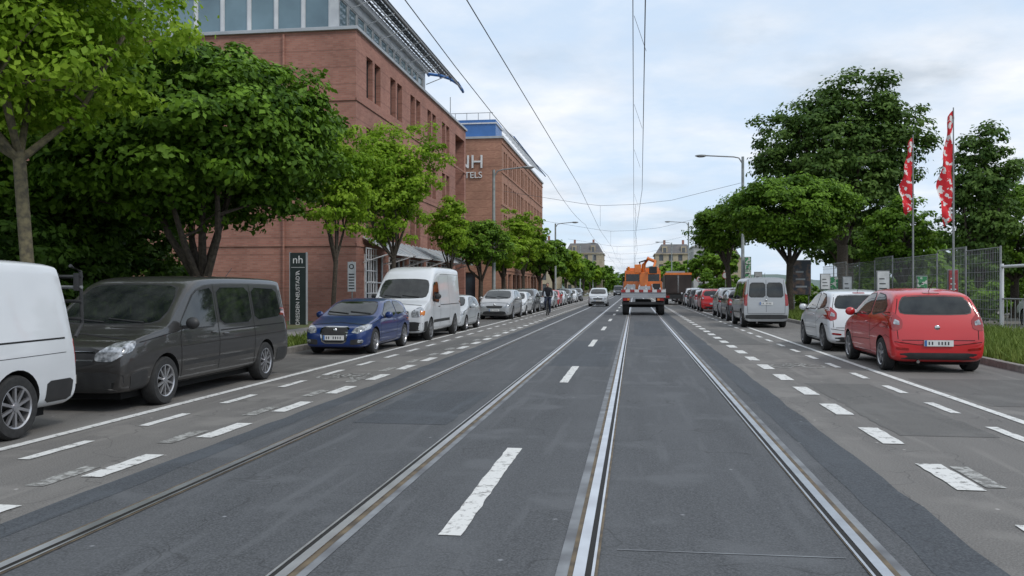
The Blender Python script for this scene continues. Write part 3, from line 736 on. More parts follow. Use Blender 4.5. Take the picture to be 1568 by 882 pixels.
        s.trim.add(vs, [(2*i, 2*i+1, 2*i+3, 2*i+2) for i in range(len(Q)-1)], m)
    def decals(s):
        sp = s.sp
        for view, poly, m, *r in sp['dec']:
            it = r[0] if r else 2; off = r[1] if len(r) > 1 else .007
            if view == 'S': vs_ = [('L', poly), ('R', poly)]
            elif view in ('FF', 'BB'): vs_ = [(view[0], poly), (view[0], [(-a, c) for a, c in poly])]
            else: vs_ = [(view, poly)]
            for v, pl in vs_:
                if m == 'glass':
                    cx = sum(q[0] for q in pl)/len(pl); cy = sum(q[1] for q in pl)/len(pl)
                    s.decal(v, [(a+(.022 if a > cx else -.022), c+(.02 if c > cy else -.02)) for a, c in pl], 'black', .003, it, 4)
                    off = .008
                s.decal(v, pl, m, off, it)
        for view, pts, *r in sp['lin']:
            m = r[0] if r else 'seam'; wd = r[1] if len(r) > 1 else .012
            for v in (('L', 'R') if view == 'S' else (view,)): s.line(v, pts, m, wd)
        ms, mz = sp['mirror'][0]*s.kx, sp['mirror'][1]*s.kz
        t = s.trim
        for g in (1, -1):
            t.ball((-ms, g*(s.W/2+.10), mz), (.06, .10, .085), sp.get('mm') or s.paint, 12)
            t.box(-ms+.0, g*(s.W/2+.0), mz-.05, .06, .14, .04, 'black')
            for hs, hz in sp['handles']:
                p = s.cast('L' if g > 0 else 'R', hs*s.kx, hz*s.kz, .012); t.ball(tuple(p), (.09, .018, .016), sp.get('hm') or s.paint, 8)
        for view, z in (('F', sp['pf']), ('B', sp['pb'])):
            p = s.cast(view, 0, z*s.kz, .0); g = 1 if view == 'F' else -1
            x = p.x+g*.02
            t.box(x, 0, z*s.kz, .02, .50, .11, 'plate')
            t.box(x+g*.0115, -.225*g, z*s.kz, .003, .04, .105, 'blue')
            for k in range(7):
                if k != 2: t.box(x+g*.0115, (-.165+k*.055)*g, z*s.kz, .003, .022, .058, 'frame')
        t.ball((s.cast('F', 0, sp['bz']*s.kz, .0).x, 0, sp['bz']*s.kz), (.025, .06, .06), 'chrome', 12)
        pz = s.cast('B', 0, sp.get('bb', .80)*s.kz, 0); t.ball((pz.x, 0, pz.z), (.02, .05, .05), 'chrome', 12)
        w0 = sp['wip']
        for y0, y1 in ((.55, -.02), (-.05, -.62)):
            a = s.cast('F', y0*s.ky, w0*s.kz, .02); c = s.cast('F', y1*s.ky, (w0+.05)*s.kz, .02); t.tube([a, c], .010, 'black', 5)
        t.tube([(-s.L*.86, 0, s.H*.96), (-s.L*.93, 0, s.H*1.09)], .006, 'black', 5)
        t.tube([(-s.L+.12, .35, .22), (-s.L-.01, .35, .21)], .03, 'chrome', 8)
        t.b2(-s.L+.25, -.25, -s.W/2+.25, s.W/2-.25, s.wr*.45, s.wr*.9, 'well')
    def wheels(s):
        b = MB(); R = s.wr
        for wx in s.wx:
            for g in (1, -1):
                c = (wx, g*(s.W/2-.115), R); hw = .1
                prof = [(R*.66, -hw), (R*.72, -hw*1.05), (R*.93, -hw), (R*.99, -hw*.75), (R, -hw*.3), (R, hw*.3), (R*.99, hw*.75), (R*.93, hw), (R*.72, hw*1.05), (R*.66, hw)]
                b.lathe_y(c, prof, 'tyre', 32)
                b.lathe_y(c, [(R*.68, g*hw*.98), (R*.66, g*hw*1.02), (R*.62, g*hw*.9), (R*.60, g*hw*.2), (R*.01, g*hw*.1)], s.rim, 32, g)
                b.lathe_y((c[0], c[1]+g*.004, c[2]), [(R*.585, g*hw*.22), (R*.02, g*hw*.14)], 'well', 24, g)
                N = s.spokes
                for k in range(N):
                    a = 2*math.pi*k/N+.3; R3 = Matrix.Rotation(-a, 3, 'Y')
                    p = R3 @ Vector((R*.34, 0, 0)); b.box(c[0]+p.x, c[1]+g*hw*.72, c[2]+p.z, R*.6, .03, R*(.16 if N < 7 else .09), s.rim, R3)
                b.lathe_y(c, [(R*.15, g*hw*.6), (R*.14, g*hw*.98), (.001, g*hw*1.02)], s.rim, 16, g)
        b.build('wheels', s.e, smooth=40)

hatch = dict(L=3.8, W=1.68, H=1.5, belt=.96, k=.36, z0=.19, wr=.31, fo=.74, wb=2.45, bz=.72, wip=1.06, cr=dict(belt=.35, roof=.35, roof2=.1, st={-1: .3, 4: .2, 6: .2, -5: .25, -3: .3}),
    st=[(0, .56, .72, .26), (.05, .67, .87, .21), (.22, .78, .95), (.6, .89, .99), (.98, .98, 1), (1.12, 1.05, 1), (1.65, 1.39, 1), (1.95, 1.485, 1), (2.5, 1.515, 1), (3.1, 1.475, 1), (3.45, 1.41, .985), (3.57, 1.22, .975), (3.67, .99, .97), (3.75, .80, .955, .22), (3.8, .56, .88, .28)],
    dec=[('F', [(-.66, 1.03), (.66, 1.03), (.55, 1.39), (-.55, 1.39)], 'glass', 2), ('B', [(-.64, 1.04), (.64, 1.04), (.53, 1.35), (-.53, 1.35)], 'glass', 2),
         ('S', [(1.28, 1.01), (1.86, 1.36), (2.36, 1.40), (2.42, 1.0)], 'glass', 1), ('S', [(2.52, 1.0), (2.46, 1.40), (2.95, 1.36), (3.30, 1.20), (3.28, 1.08)], 'glass', 1),
         ('FF', [(.44, .60), (.50, .72), (.72, .82), (.80, .80), (.80, .68), (.62, .58)], 'lamp', 2), ('F', [(-.36, .56), (.36, .56), (.42, .68), (-.42, .68)], 'black', 1), ('F', [(-.6, .25), (.6, .25), (.52, .42), (-.52, .42)], 'black', 1),
         ('FF', [(.6, .34), (.6, .42), (.72, .42), (.72, .34)], 'lamp', 1, .012),
         ('BB', [(.60, .78), (.58, .93), (.72, 1.08), (.84, 1.05), (.84, .80), (.74, .74)], 'red', 2), ('BB', [(.64, .84), (.64, .91), (.72, .95), (.75, .86)], 'lamp', 1, .012),
         ('B', [(-.62, .24), (.62, .24), (.66, .36), (-.66, .36)], 'black', 1), ('BB', [(.5, .40), (.5, .44), (.72, .46), (.72, .42)], 'red', 1, .01), ('B', [(-.14, 1.395), (.14, 1.395), (.14, 1.42), (-.14, 1.42)], 'red', 1, .01)],
    lin=[('S', [(1.14, .3), (1.12, .9), (1.26, 1.0)]), ('S', [(2.46, .32), (2.5, .98)]), ('S', [(1.16, .28), (2.44, .30)]), ('S', [(.3, .78), (1.1, .93)]), ('S', [(2.5, .68), (3.3, .9)], 'seam', .006),
         ('S', [(1.15, .5), (2.45, .53)], 'seam', .008), ('S', [(3.32, .62), (3.5, .66), (3.7, .62)], 'seam', .008), ('B', [(-.62, .58), (.62, .58)]), ('B', [(-.68, .60), (-.70, .98), (-.60, 1.36)]), ('B', [(.68, .60), (.70, .98), (.60, 1.36)]), ('B', [(-.8, .56), (-.35, .50), (.35, .50), (.8, .56)]), ('B', [(0, 1.08), (.34, 1.12)], 'black', .02),
         ('F', [(-.7, .80), (0, .85), (.7, .80)])],
    mirror=(1.4, 1.03), handles=[(2.25, .86)], pf=.47, pb=.53)
van = dict(L=5.1, W=1.93, H=1.9, belt=1.04, k=.15, z0=.24, wr=.34, fo=.93, wb=3.2, bz=.79, bb=1.04, wip=1.17, dr=.06, ye=.88, cr=dict(belt=.4, roof=.45, roof2=.25, st={-1: .55, -2: .3, -5: .6, 4: .35, 6: .3, 1: .3}),
    st=[(0, .68, .86, .32), (.05, .87, .94, .26), (.2, .97, .975), (.6, 1.06, .99), (.95, 1.12, 1), (1.1, 1.2, 1), (1.68, 1.72, 1), (1.95, 1.87, 1), (2.4, 1.9, 1), (3.3, 1.91, 1), (4.5, 1.9, 1), (4.95, 1.87, .99), (5.03, 1.5, .985), (5.07, 1.05, .98), (5.09, .75, .975, .28), (5.1, .55, .96, .32)],
    dec=[('F', [(-.80, 1.16), (.80, 1.16), (.70, 1.74), (-.70, 1.74)], 'glass', 2), ('B', [(-.74, 1.12), (.74, 1.12), (.68, 1.70), (-.68, 1.70)], 'glass', 1),
         ('S', [(1.30, 1.12), (1.86, 1.64), (2.38, 1.70), (2.38, 1.08), (1.5, 1.08)], 'glass', 1), ('S', [(2.52, 1.10), (2.52, 1.70), (3.62, 1.70), (3.62, 1.10)], 'glass', 1), ('S', [(3.74, 1.12), (3.74, 1.70), (4.74, 1.67), (4.84, 1.16)], 'glass', 1),
         ('FF', [(.50, .70), (.50, .80), (.70, .94), (.90, .97), (.92, .82), (.74, .69)], 'lamp', 2), ('F', [(-.48, .64), (.48, .64), (.54, .88), (-.54, .88)], 'black', 1),
         ('F', [(-.48, .70), (.48, .70), (.48, .72), (-.48, .72)], 'chrome', 0, .012), ('F', [(-.50, .81), (.50, .81), (.50, .83), (-.50, .83)], 'chrome', 0, .012), ('F', [(-.88, .28), (.88, .28), (.88, .55), (-.88, .55)], 'black', 1),
         ('BB', [(.80, .82), (.78, 1.3), (.90, 1.32), (.93, .84)], 'red', 1), ('B', [(-.88, .34), (.88, .34), (.88, .5), (-.88, .5)], 'black', 1), ('S', [(.18, .30), (.14, .52), (.5, .56), (.5, .30)], 'black', 1), ('S', [(4.6, .32), (4.6, .56), (5.04, .56), (5.04, .32)], 'black', 1)],
    lin=[('S', [(1.36, .3), (1.30, .95), (1.38, 1.1)]), ('S', [(2.44, .32), (2.44, 1.75)]), ('S', [(3.68, .32), (3.68, 1.75)]), ('S', [(1.38, .29), (3.66, .30)]), ('S', [(2.5, 1.0), (4.9, 1.02)], 'seam', .018), ('S', [(.35, .94), (1.3, 1.06)]), ('S', [(1.4, .55), (3.65, .57)], 'black', .05), ('S', [(1.35, .82), (4.9, .86)], 'seam', .006),
         ('F', [(-.8, .98), (0, 1.04), (.8, .98)]), ('B', [(-.78, .55), (-.8, 1.0), (-.74, 1.8)]), ('B', [(.78, .55), (.8, 1.0), (.74, 1.8)]), ('B', [(-.78, .54), (.78, .54)])],
    mirror=(1.42, 1.16), handles=[(2.28, .98), (2.65, .94)], pf=.46, pb=.92, mm='black')
bigvan = dict(L=5.4, W=1.95, H=2.5, belt=1.25, k=.07, z0=.26, wr=.35, fo=.9, wb=3.55, bz=.9, bb=1.15, wip=1.42, dr=.1, ye=.86, cr=dict(belt=.4, roof=.45, roof2=.25, st={-1: .6, -5: .6, 4: .4, 7: .25, 1: .3}),
    st=[(0, .76, .86, .34), (.05, .98, .94, .28), (.2, 1.14, .975), (.55, 1.25, .99), (.82, 1.33, 1), (.95, 1.46, 1), (1.38, 2.02, .99), (1.62, 2.24, .98), (2.0, 2.44, .98), (2.5, 2.5, .98), (4.8, 2.5, .98), (5.3, 2.48, .975), (5.36, 2.2, .97), (5.38, 1.3, .97), (5.39, .8, .97, .3), (5.4, .6, .96, .34)],
    dec=[('F', [(-.82, 1.40), (.82, 1.40), (.76, 2.02), (-.76, 2.02)], 'glass', 2), ('B', [(-.7, 1.4), (-.06, 1.4), (-.06, 2.1), (-.66, 2.1)], 'glass', 1), ('B', [(.7, 1.4), (.06, 1.4), (.06, 2.1), (.66, 2.1)], 'glass', 1),
         ('S', [(1.12, 1.30), (1.50, 1.90), (2.10, 1.94), (2.10, 1.24)], 'glass', 1),
         ('FF', [(.54, .78), (.54, .98), (.76, 1.12), (.90, 1.08), (.92, .80)], 'lamp', 2), ('FF', [(.82, .84), (.82, 1.0), (.93, 1.0), (.93, .84)], 'amber', 1, .012), ('F', [(-.46, .76), (.46, .76), (.44, 1.0), (-.44, 1.0)], 'black', 1), ('F', [(-.9, .34), (.9, .34), (.9, .64), (-.9, .64)], 'black', 1),
         ('BB', [(.84, .8), (.84, 1.3), (.93, 1.3), (.93, .8)], 'red', 1), ('S', [(.2, .34), (.15, .64), (.5, .66), (.5, .34)], 'black', 1)],
    lin=[('S', [(1.25, .35), (1.2, 1.2)]), ('S', [(2.22, .36), (2.22, 2.1)]), ('S', [(3.6, .36), (3.6, 2.2)]), ('S', [(2.26, 1.15), (5.2, 1.15)], 'seam', .02), ('S', [(1.3, .62), (3.6, .62)], 'black', .09), ('S', [(2.4, 2.22), (5.2, 2.22)], 'seam', .01), ('F', [(-.8, 1.16), (0, 1.22), (.8, 1.16)])],
    mirror=(1.3, 1.45), handles=[(2.0, 1.1)], pf=.5, pb=.9, mm='black', hm='black')
def variant(base, **k): d = dict(base); d.update(k); return d
panelvan = variant(van, dec=[q for q in van['dec'] if not (q[0] == 'S' and q[2] == 'glass' and q[1][0][0] > 2.4 or q[0] == 'BB')]+[('S', [(2.56, 1.14), (2.56, 1.64), (3.5, 1.64), (3.5, 1.14)], 'glass', 1), ('BB', [(.84, .70), (.84, 1.0), (.93, 1.0), (.935, .70)], 'red', 1)], hm='black')
bigrille = variant(hatch, dec=[q for q in hatch['dec'] if not (q[0] == 'F' and q[2] == 'black')]+[('F', [(-.31, .31), (.31, .31), (.38, .76), (-.38, .76)], 'chrome', 1, .006), ('F', [(-.28, .34), (.28, .34), (.35, .73), (-.35, .73)], 'black', 1, .010), ('FF', [(.42, .28), (.42, .42), (.70, .44), (.70, .30)], 'black', 1)], bz=.66)
P = {k: paint(k+'_car_paint', *v) for k, v in dict(white=((.66, .68, .70),), greybrown=((.048, .045, .043), .35), blue=((.006, .030, .15), .15), silver=((.42, .43, .44), .4), red=((.52, .010, .014),), dgrey=((.06, .065, .07), .4), vgrey=((.13, .14, .15), .4), black=((.012, .013, .016),), lsilver=((.52, .55, .57), .2)).items()}

c = Car('parked_van', -7.17, 3.88, True, panelvan, P['white'], 5.05, 1.9, 1.86, wr=.33, spokes=10)
b = MB(); r = -4.98
for g in (-.45, .45, .93):
    b.tube([(r+.05, g, 1.80), (r-.13, g, 1.74), (r-.16, g, 1.15), (r-.04, g, 1.0)], .02, 'black', 8)
for z in (1.68, 1.56, 1.40, 1.2): b.tube([(r-.13, -.75, z), (r-.13, .95, z)], .02, 'black' if z != 1.56 else 'pole', 8)
for g in (.3, .6, .9): b.box(r-.13, g, 1.62, .08, .06, .2, 'black')
b.build('bicycle_rack', c.e)
Car('parked_van', -7.09, 9.78, True, van, P['greybrown'], 5.0, 1.86, 1.74, wr=.32, spokes=10)
Car('parked_car', -6.83, 18.95, True, bigrille, P['blue'], 4.0, 1.56, 1.30, wr=.30, spokes=8)
Car('parked_delivery_van', -6.83, 24.0, True, bigvan, P['white'], 5.3, 1.78, 2.24, wr=.33, rim='darkalloy')
mpv = variant(hatch, belt=1.0, st=[(0, .60, .76, .26), (.05, .74, .89, .21), (.2, .85, .95), (.5, .95, .99), (.8, 1.04, 1), (.95, 1.12, 1), (1.5, 1.42, 1), (1.85, 1.5, 1), (2.5, 1.52, 1), (3.1, 1.49, 1), (3.52, 1.43, .985), (3.64, 1.22, .975), (3.73, .99, .965), (3.77, .80, .95, .22), (3.8, .56, .88, .28)])
Car('parked_car', -6.8, 29.9, True, hatch, P['lsilver'], 3.7, 1.6, 1.30)
Car('parked_minivan', -6.75, 41.3, True, mpv, P['silver'], 4.5, 1.68, 1.50)
for yy, p, sp, H in ((46.9, 'white', hatch, 1.36), (52.2, 'dgrey', mpv, 1.52), (57.8, 'vgrey', hatch, 1.36), (63.5, 'silver', bigrille, 1.38), (69.5, 'red', hatch, 1.4), (75, 'lsilver', hatch, 1.34), (81.5, 'dgrey', mpv, 1.5), (90, 'white', hatch, 1.4), (99, 'black', mpv, 1.55)):
    Car('parked_car', -6.8+rng.uniform(-.1, .08), yy, True, sp, P[p], 4.1, 1.65, H)
Car('oncoming_car', -3.0, 72, True, mpv, P['lsilver'], 4.1, 1.66, 1.55)
Car('oncoming_van', -3.0, 165, True, van, P['black'], 5.0, 1.9, 2.0)
Car('parked_hatchback_car', 5.46, 20.35, False, hatch, P['red'], 3.85, 1.70, 1.55, wr=.31, spokes=5)
Car('parked_hatchback_car', 5.45, 25.5, False, hatch, P['white'], 3.85, 1.66, 1.52, rim='darkalloy', spokes=6)
boxy = variant(van, st=[(0, .66, .84, .32), (.06, .84, .93, .26), (.22, .92, .96), (.5, .98, .99), (.8, 1.08, 1), (.95, 1.2, 1), (1.5, 1.72, 1), (1.8, 1.87, 1), (2.3, 1.9, 1), (3.3, 1.91, 1), (4.6, 1.91, 1), (4.98, 1.88, .99), (5.04, 1.5, .985), (5.07, 1.05, .98), (5.09, .8, .975, .3), (5.1, .58, .95, .34)],
    dec=[q for q in van['dec'] if q[0] not in ('B',)]+[('B', [(-.72, 1.16), (-.05, 1.16), (-.05, 1.68), (-.66, 1.68)], 'glass', 1), ('B', [(.72, 1.16), (.05, 1.16), (.05, 1.68), (.66, 1.68)], 'glass', 1), ('B', [(-.88, .34), (.88, .34), (.88, .5), (-.88, .5)], 'black', 1)],
    lin=van['lin']+[('B', [(0, .6), (0, 1.8)])])
Car('parked_van', 5.05, 38.9, False, boxy, P['silver'], 4.7, 1.72, 1.97)
for yy, p, sp, H in ((44.8, 'dgrey', mpv, 1.5), (49.8, 'silver', mpv, 1.58), (61, 'red', hatch, 1.5), (67, 'silver', hatch, 1.42), (73, 'dgrey', mpv, 1.5), (79, 'white', mpv, 1.55), (87, 'silver', hatch, 1.45), (95, 'black', hatch, 1.45), (104, 'white', mpv, 1.5)):
    Car('parked_car', 5.15+rng.uniform(-.08, .1), yy, False, sp, P[p], 4.0, 1.66, H)
Car('parked_car', 17.5, 31, False, mpv, P['dgrey'], 4.2, 1.75, 1.5)
Car('parked_car', 20.5, 31, False, hatch, P['silver'], 4.2, 1.75, 1.5)
Car('parked_van', 16.0, 37, False, boxy, P['white'], 4.8, 1.8, 2.0)

e = empty('utility_truck', (.52, 49.2, 0)); b = MB()
for yy in (.75, 5.0):
    for g in (-1, 1):
        t = MB(); t.lathe_y((0, 0, .52), [(.02, -.1), (.3, -.17), (.48, -.18), (.52, -.1), (.52, .1), (.48, .18), (.3, .17), (.02, .1)], 'tyre', 24)
        b.add([(v[1]+g*1.0, -v[0]+yy, v[2]) for v in t.v], t.f, 'tyre')
b.b2(-.45, .45, .2, 6.2, .55, .85, 'well'); b.b2(-1.2, 1.2, .05, .16, .62, .76, 'black')
b.b2(-.9, .9, .3, .6, .45, .7, 'well'); b.tube([(-1, .75, .55), (1, .75, .55)], .1, 'well', 8)
b.build('chassis_and_wheels', e, smooth=35)
b = MB()
b.b2(-1.25, 1.25, 0, 3.6, 1.0, 1.12, 'zinc')
for g in (-1, 1): b.b2(g*1.25, g*1.21, 0, 3.6, 1.12, 1.5, 'zinc')
b.b2(-1.2, 1.2, 3.5, 3.58, 1.12, 1.9, 'zinc')
for k in range(10):
    b.b2(-1.25+k*.25, -1.0+k*.25, -.05, -.01, 1.3, 1.46, 'signwhite' if k % 2 else 'red')
b.b2(-1.25, 1.25, -.005, .03, 1.12, 1.30, 'zinc')
for g in (-1, 1):
    b.b2(g*.75, g*1.15, -.06, .02, .82, .98, 'red'); b.b2(g*.78, g*.9, -.075, -.062, .84, .96, 'amber')
for xx, zz, sx in ((-.7, 1.6, .5), (.1, 1.5, .6), (.75, 1.65, .4)): b.b2(xx-sx/2, xx+sx/2, .5, 2.2, 1.12, zz+.15, 'black' if xx > .5 else 'zinc')
for k in range(6): b.tube([(-1.05+k*.4, .3, 1.5), (-.9+k*.36, 3.2, 1.75)], .05, 'white', 6)
b.build('flatbed', e, bevel=.01)
b = MB()
b.b2(-1.08, 1.08, 3.8, 6.0, 1.0, 2.62, 'orange'); b.b2(-1.0, 1.0, 3.77, 3.798, 1.95, 2.4, 'glass'); b.b2(-1.0, 1.0, 4.0, 5.6, 2.62, 2.78, 'orange')
b.b2(-1.15, 1.15, 3.1, 3.5, 1.2, 1.95, 'orange'); b.b2(-.06, .06, 3.75, 3.766, 1.95, 2.4, 'orange')
for g in (-1, 1): b.b2(g*1.12, g*1.25, 5.5, 5.7, 1.7, 2.2, 'black'); b.tube([(g*.85, 3.9, 2.62), (g*.85, 3.9, 2.86)], .08, 'amber', 8)
b.build('cab', e, bevel=.05)
b = MB(); b.b2(-.2, .3, 2.6, 3.1, 1.1, 2.5, 'orange')
b.tube([(.05, 2.85, 2.4), (.05, 2.9, 2.95), (.3, 2.6, 3.3), (.75, 2.3, 3.1)], [.14, .13, .11, .1], 'orange', 8); b.tube([(-.1, 2.85, 2.4), (-.2, 2.8, 3.1), (.2, 2.6, 3.2)], .06, 'black', 6)
b.tube([(.72, 2.3, 3.1), (.6, 1.8, 2.7)], .08, 'orange', 6); b.b2(.35, .8, 1.6, 2.0, 2.4, 2.8, 'black'); b.b2(-.5, -.1, 2.4, 2.9, 2.45, 2.95, 'orange')
b.build('crane_arm', e, bevel=.02)

e = empty('box_lorry', (4.0, 80, 0)); b = MB()
b.b2(-1.2, 1.2, 0, 6, 1.0, 2.75, 'brown'); b.b2(-1.15, 1.15, -.04, -.003, 1.1, 2.7, pmat('lorry_door', (.05, .035, .03), (.03, .02, .018), 1, .5))
b.b2(-1.1, 1.1, 6.3, 8.2, .8, 2.9, 'orange'); b.b2(-1.2, 1.2, -.1, -.002, .55, .95, 'black'); b.b2(-1.2, 1.2, -.06, 0, 2.75, 2.95, 'orange')
for g in (-1, 1): b.b2(g*.8, g*1.15, -.13, -.102, .65, .85, 'red'); b.b2(g*.02, g*.05, -.06, -.045, 1.1, 2.7, 'chrome')
b.b2(-.9, .9, 5, 6, 2.75, 3.2, 'zinc')
b.build('body', e, bevel=.03); b = MB()
for yy in (1.3, 7):
    for g in (-1, 1): b.tube([(g*1.18, yy, .48), (g*.85, yy, .48)], .48, 'tyre', 20)
b.b2(-.5, .5, .3, 7.5, .6, 1.0, 'well'); b.build('wheels', e, smooth=35)

# ------------------------------------------------------------------ cyclist
e = empty('cyclist', (-4.86, 48.6, 0)); b = MB()
for yy in (-.52, .52):
    for k in range(20):
        a, c = 2*math.pi*k/20, 2*math.pi*(k+1)/20
        b.tube([(0, yy+.34*math.cos(a), .35+.34*math.sin(a)), (0, yy+.34*math.cos(c), .35+.34*math.sin(c))], .02, 'tyre', 6)
    for k in range(8): a = math.pi*k/8; b.tube([(0, yy-.33*math.cos(a), .35-.33*math.sin(a)), (0, yy+.33*math.cos(a), .35+.33*math.sin(a))], .004, 'pole', 4)
for p, q in (((0, .52, .35), (0, .08, .32)), ((0, .52, .35), (0, .16, .82)), ((0, .08, .32), (0, .18, .95)), ((0, .08, .32), (0, -.38, .78)), ((0, .16, .8), (0, -.38, .8)), ((0, -.52, .35), (0, -.36, 1.05))): b.tube([p, q], .018, 'black', 6)
b.tube([(-.28, -.28, 1.05), (0, -.37, 1.07), (.28, -.28, 1.05)], .014, 'black', 6); b.ball((0, .2, .97), (.08, .14, .04), 'black', 8)
b.build('bicycle', e, smooth=50)
def skinfig(name, V, E, R, root, m, parent):
    me = bpy.data.meshes.new(name); me.from_pydata(V, E, []); ob = bpy.data.objects.new(name, me); COL.objects.link(ob)
    ob.modifiers.new('k', 'SKIN'); su = ob.modifiers.new('s', 'SUBSURF'); su.levels = 2; su.render_levels = 2
    for i, r in enumerate(R): me.skin_vertices[0].data[i].radius = (r, r)
    me.skin_vertices[0].data[root].use_root = True
    dg = bpy.context.evaluated_depsgraph_get(); dg.update(); m2 = bpy.data.meshes.new_from_object(ob.evaluated_get(dg)); bpy.data.objects.remove(ob)
    m2.materials.clear(); m2.materials.append(M[m]); m2.polygons.foreach_set('use_smooth', [True]*len(m2.polygons))
    o = bpy.data.objects.new(name, m2); COL.objects.link(o); o.parent = parent
V = [(0, .18, 1.05), (0, .12, 1.28), (0, .0, 1.5), (0, -.05, 1.58), (-.19, 0, 1.5), (-.27, -.08, 1.25), (-.27, -.27, 1.08), (.19, 0, 1.5), (.27, -.08, 1.25), (.27, -.27, 1.08)]
skinfig('jacket', V, [(0, 1), (1, 2), (2, 3), (2, 4), (4, 5), (5, 6), (2, 7), (7, 8), (8, 9)], [.15, .16, .16, .06, .075, .055, .04, .075, .055, .04], 0, 'cloth', e)
V = [(0, .18, 1.02), (-.1, .14, .96), (-.12, -.2, .80), (-.12, -.02, .42), (-.12, -.1, .36), (.1, .14, .96), (.12, -.12, .66), (.12, .12, .25), (.12, .03, .19)]
skinfig('trousers', V, [(0, 1), (1, 2), (2, 3), (3, 4), (0, 5), (5, 6), (6, 7), (7, 8)], [.14, .11, .075, .05, .045, .11, .075, .05, .045], 0, 'jeans', e)
b = MB(); b.ball((0, -.09, 1.71), (.078, .095, .12), 'skin', 14); b.ball((0, -.06, 1.75), (.086, .105, .10), 'cloth', 12); b.ball((0, -.19, 1.70), (.014, .02, .02), 'skin', 6)
for g in (-1, 1):
    b.ball((g*.03, -.175, 1.725), (.012, .01, .008), 'black', 6); b.ball((g*.08, -.08, 1.70), (.012, .02, .03), 'skin', 6); b.ball((g*.27, -.29, 1.07), (.03, .045, .03), 'skin', 8)
    for k in range(4): b.tube([(g*(.245+k*.016), -.31, 1.09), (g*(.245+k*.016), -.335, 1.07), (g*(.245+k*.016), -.32, 1.045)], .008, 'skin', 5)
    b.tube([(g*.245, -.28, 1.07), (g*.235, -.31, 1.05), (g*.24, -.325, 1.04)], .009, 'skin', 5)
b.ball((-.12, -.16, .35), (.045, .12, .04), 'black', 8); b.ball((.12, -.03, .17), (.045, .12, .04), 'black', 8); b.box(0, -.176, 1.665, .04, .006, .008, 'brown')
b.build('head_hands_shoes', e, smooth=60)

# ------------------------------------------------------------------ street furniture
def lamp(x, y, h, arm, g, mat='green_pole'):
    e = empty('street_lamp', (x, y, 0)); b = MB()
    b.tube([(0, 0, 0), (0, 0, 1.2), (0, 0, 1.25), (0, 0, h)], [.16, .16, .12, .09], mat, 14)
    b.tube([(0, 0, h-.5), (g*.25, 0, h-.08), (g*.6, 0, h), (g*arm, 0, h+.12)], .045, 'pole', 8)
    b.ball((g*(arm+.35), 0, h+.12), (.42, .15, .085), 'pole', 12); b.ball((g*(arm+.37), 0, h+.07), (.3, .11, .07), 'lamp', 10)
    b.build('mast_and_lantern', e, smooth=40); return e
lamp(-9.0, 54.9, 9.2, 1.9, 1)
lamp(-9.0, 99, 9.0, 1.9, 1); lamp(-9.0, 145, 9.0, 1.9, 1); lamp(-9, 190, 9, 1.9, 1)
lamp(7.25, 59.5, 10.4, 2.4, -1); lamp(7.25, 118, 10.4, 2.4, -1); lamp(7.25, 170, 10.4, 2.4, -1)
b = MB()
def wire(pts, r=.011): b.tube(pts, r, 'wire', 5, False)
ys = list(np.arange(-20, 330, 27.5))
def run(x, z, amp, sag=0, r=.011):
    pts = []
    for i, yy in enumerate(ys[:-1]):
        for k in range(6):
            t = k/6; xx = x+amp*((-1)**i*(1-2*t)); pts.append((xx, yy+27.5*t, z-sag*4*t*(1-t)))
    wire(pts, r)
run(.22, 5.5, .10, 0, .009); run(-.02, 6.4, .0, .35, .008)
run(-2.35, 5.75, .1, 0, .009); run(-3.5, 6.15, .0, .25, .009)
for yy in ys[1:]:
    for k in (7, 14, 21): wire([(.2, yy+k, 5.5), (0, yy+k, 6.1)], .004)
for yy in (59.2, 86, 118, 144, 170, 199): wire([(-9, yy, 8.3), (-3.5, yy, 7.35), (-2.3, yy, 7.2), (0, yy, 7.25), (2.5, yy, 7.5), (7.1, yy, 8.6)], .012); wire([(-2.3, yy, 7.2), (-2.3, yy, 5.8)], .008); wire([(0.1, yy, 7.25), (.1, yy, 5.5)], .008)
b.build('overhead_tram_wires')
e = empty('hotel_pylon_sign', (-13.2, 32.6, 0)); e.rotation_euler = (0, 0, math.radians(4)); b = MB()
b.b2(-.32, .32, -.08, .08, .1, 2.95, 'signdark'); b.b2(-.345, -.321, -.09, .09, .1, 2.97, 'zinc'); b.b2(.321, .345, -.09, .09, .1, 2.97, 'zinc')
b.b2(-.28, .28, -.086, -.081, 2.36, 2.375, 'signwhite')
b.build('panel', e, bevel=.008)
textmesh('logo', 'nh', .44, (-.0, -.09, 2.66), (math.radians(90), 0, 0), 'signwhite', e, .004)
textmesh('lettering', 'DRESDEN NEUSTADT', .215, (.0, -.09, 1.12), (math.radians(90), math.radians(-90), 0), 'signwhite', e, .004)
textmesh('arrow', '<', .3, (-.0, -.09, 2.15), (math.radians(90), 0, 0), 'signwhite', e, .004)
e = empty('notice_sign', (-11.75, 34.8, 0)); b = MB()
b.b2(-.17, .17, -.03, .03, 1.4, 2.65, 'signwhite'); b.tube([(0, .05, .05), (0, .05, 2.7)], .03, 'pole', 8)
for k in range(6): b.b2(-.12, .12, -.035, -.031, 1.5+k*.12, 1.55+k*.12, 'frame')
b.lathe_y((0, -.033, 2.45), [(.11, 0), (.07, -.003)], 'black', 16, -1)
b.build('board', e)
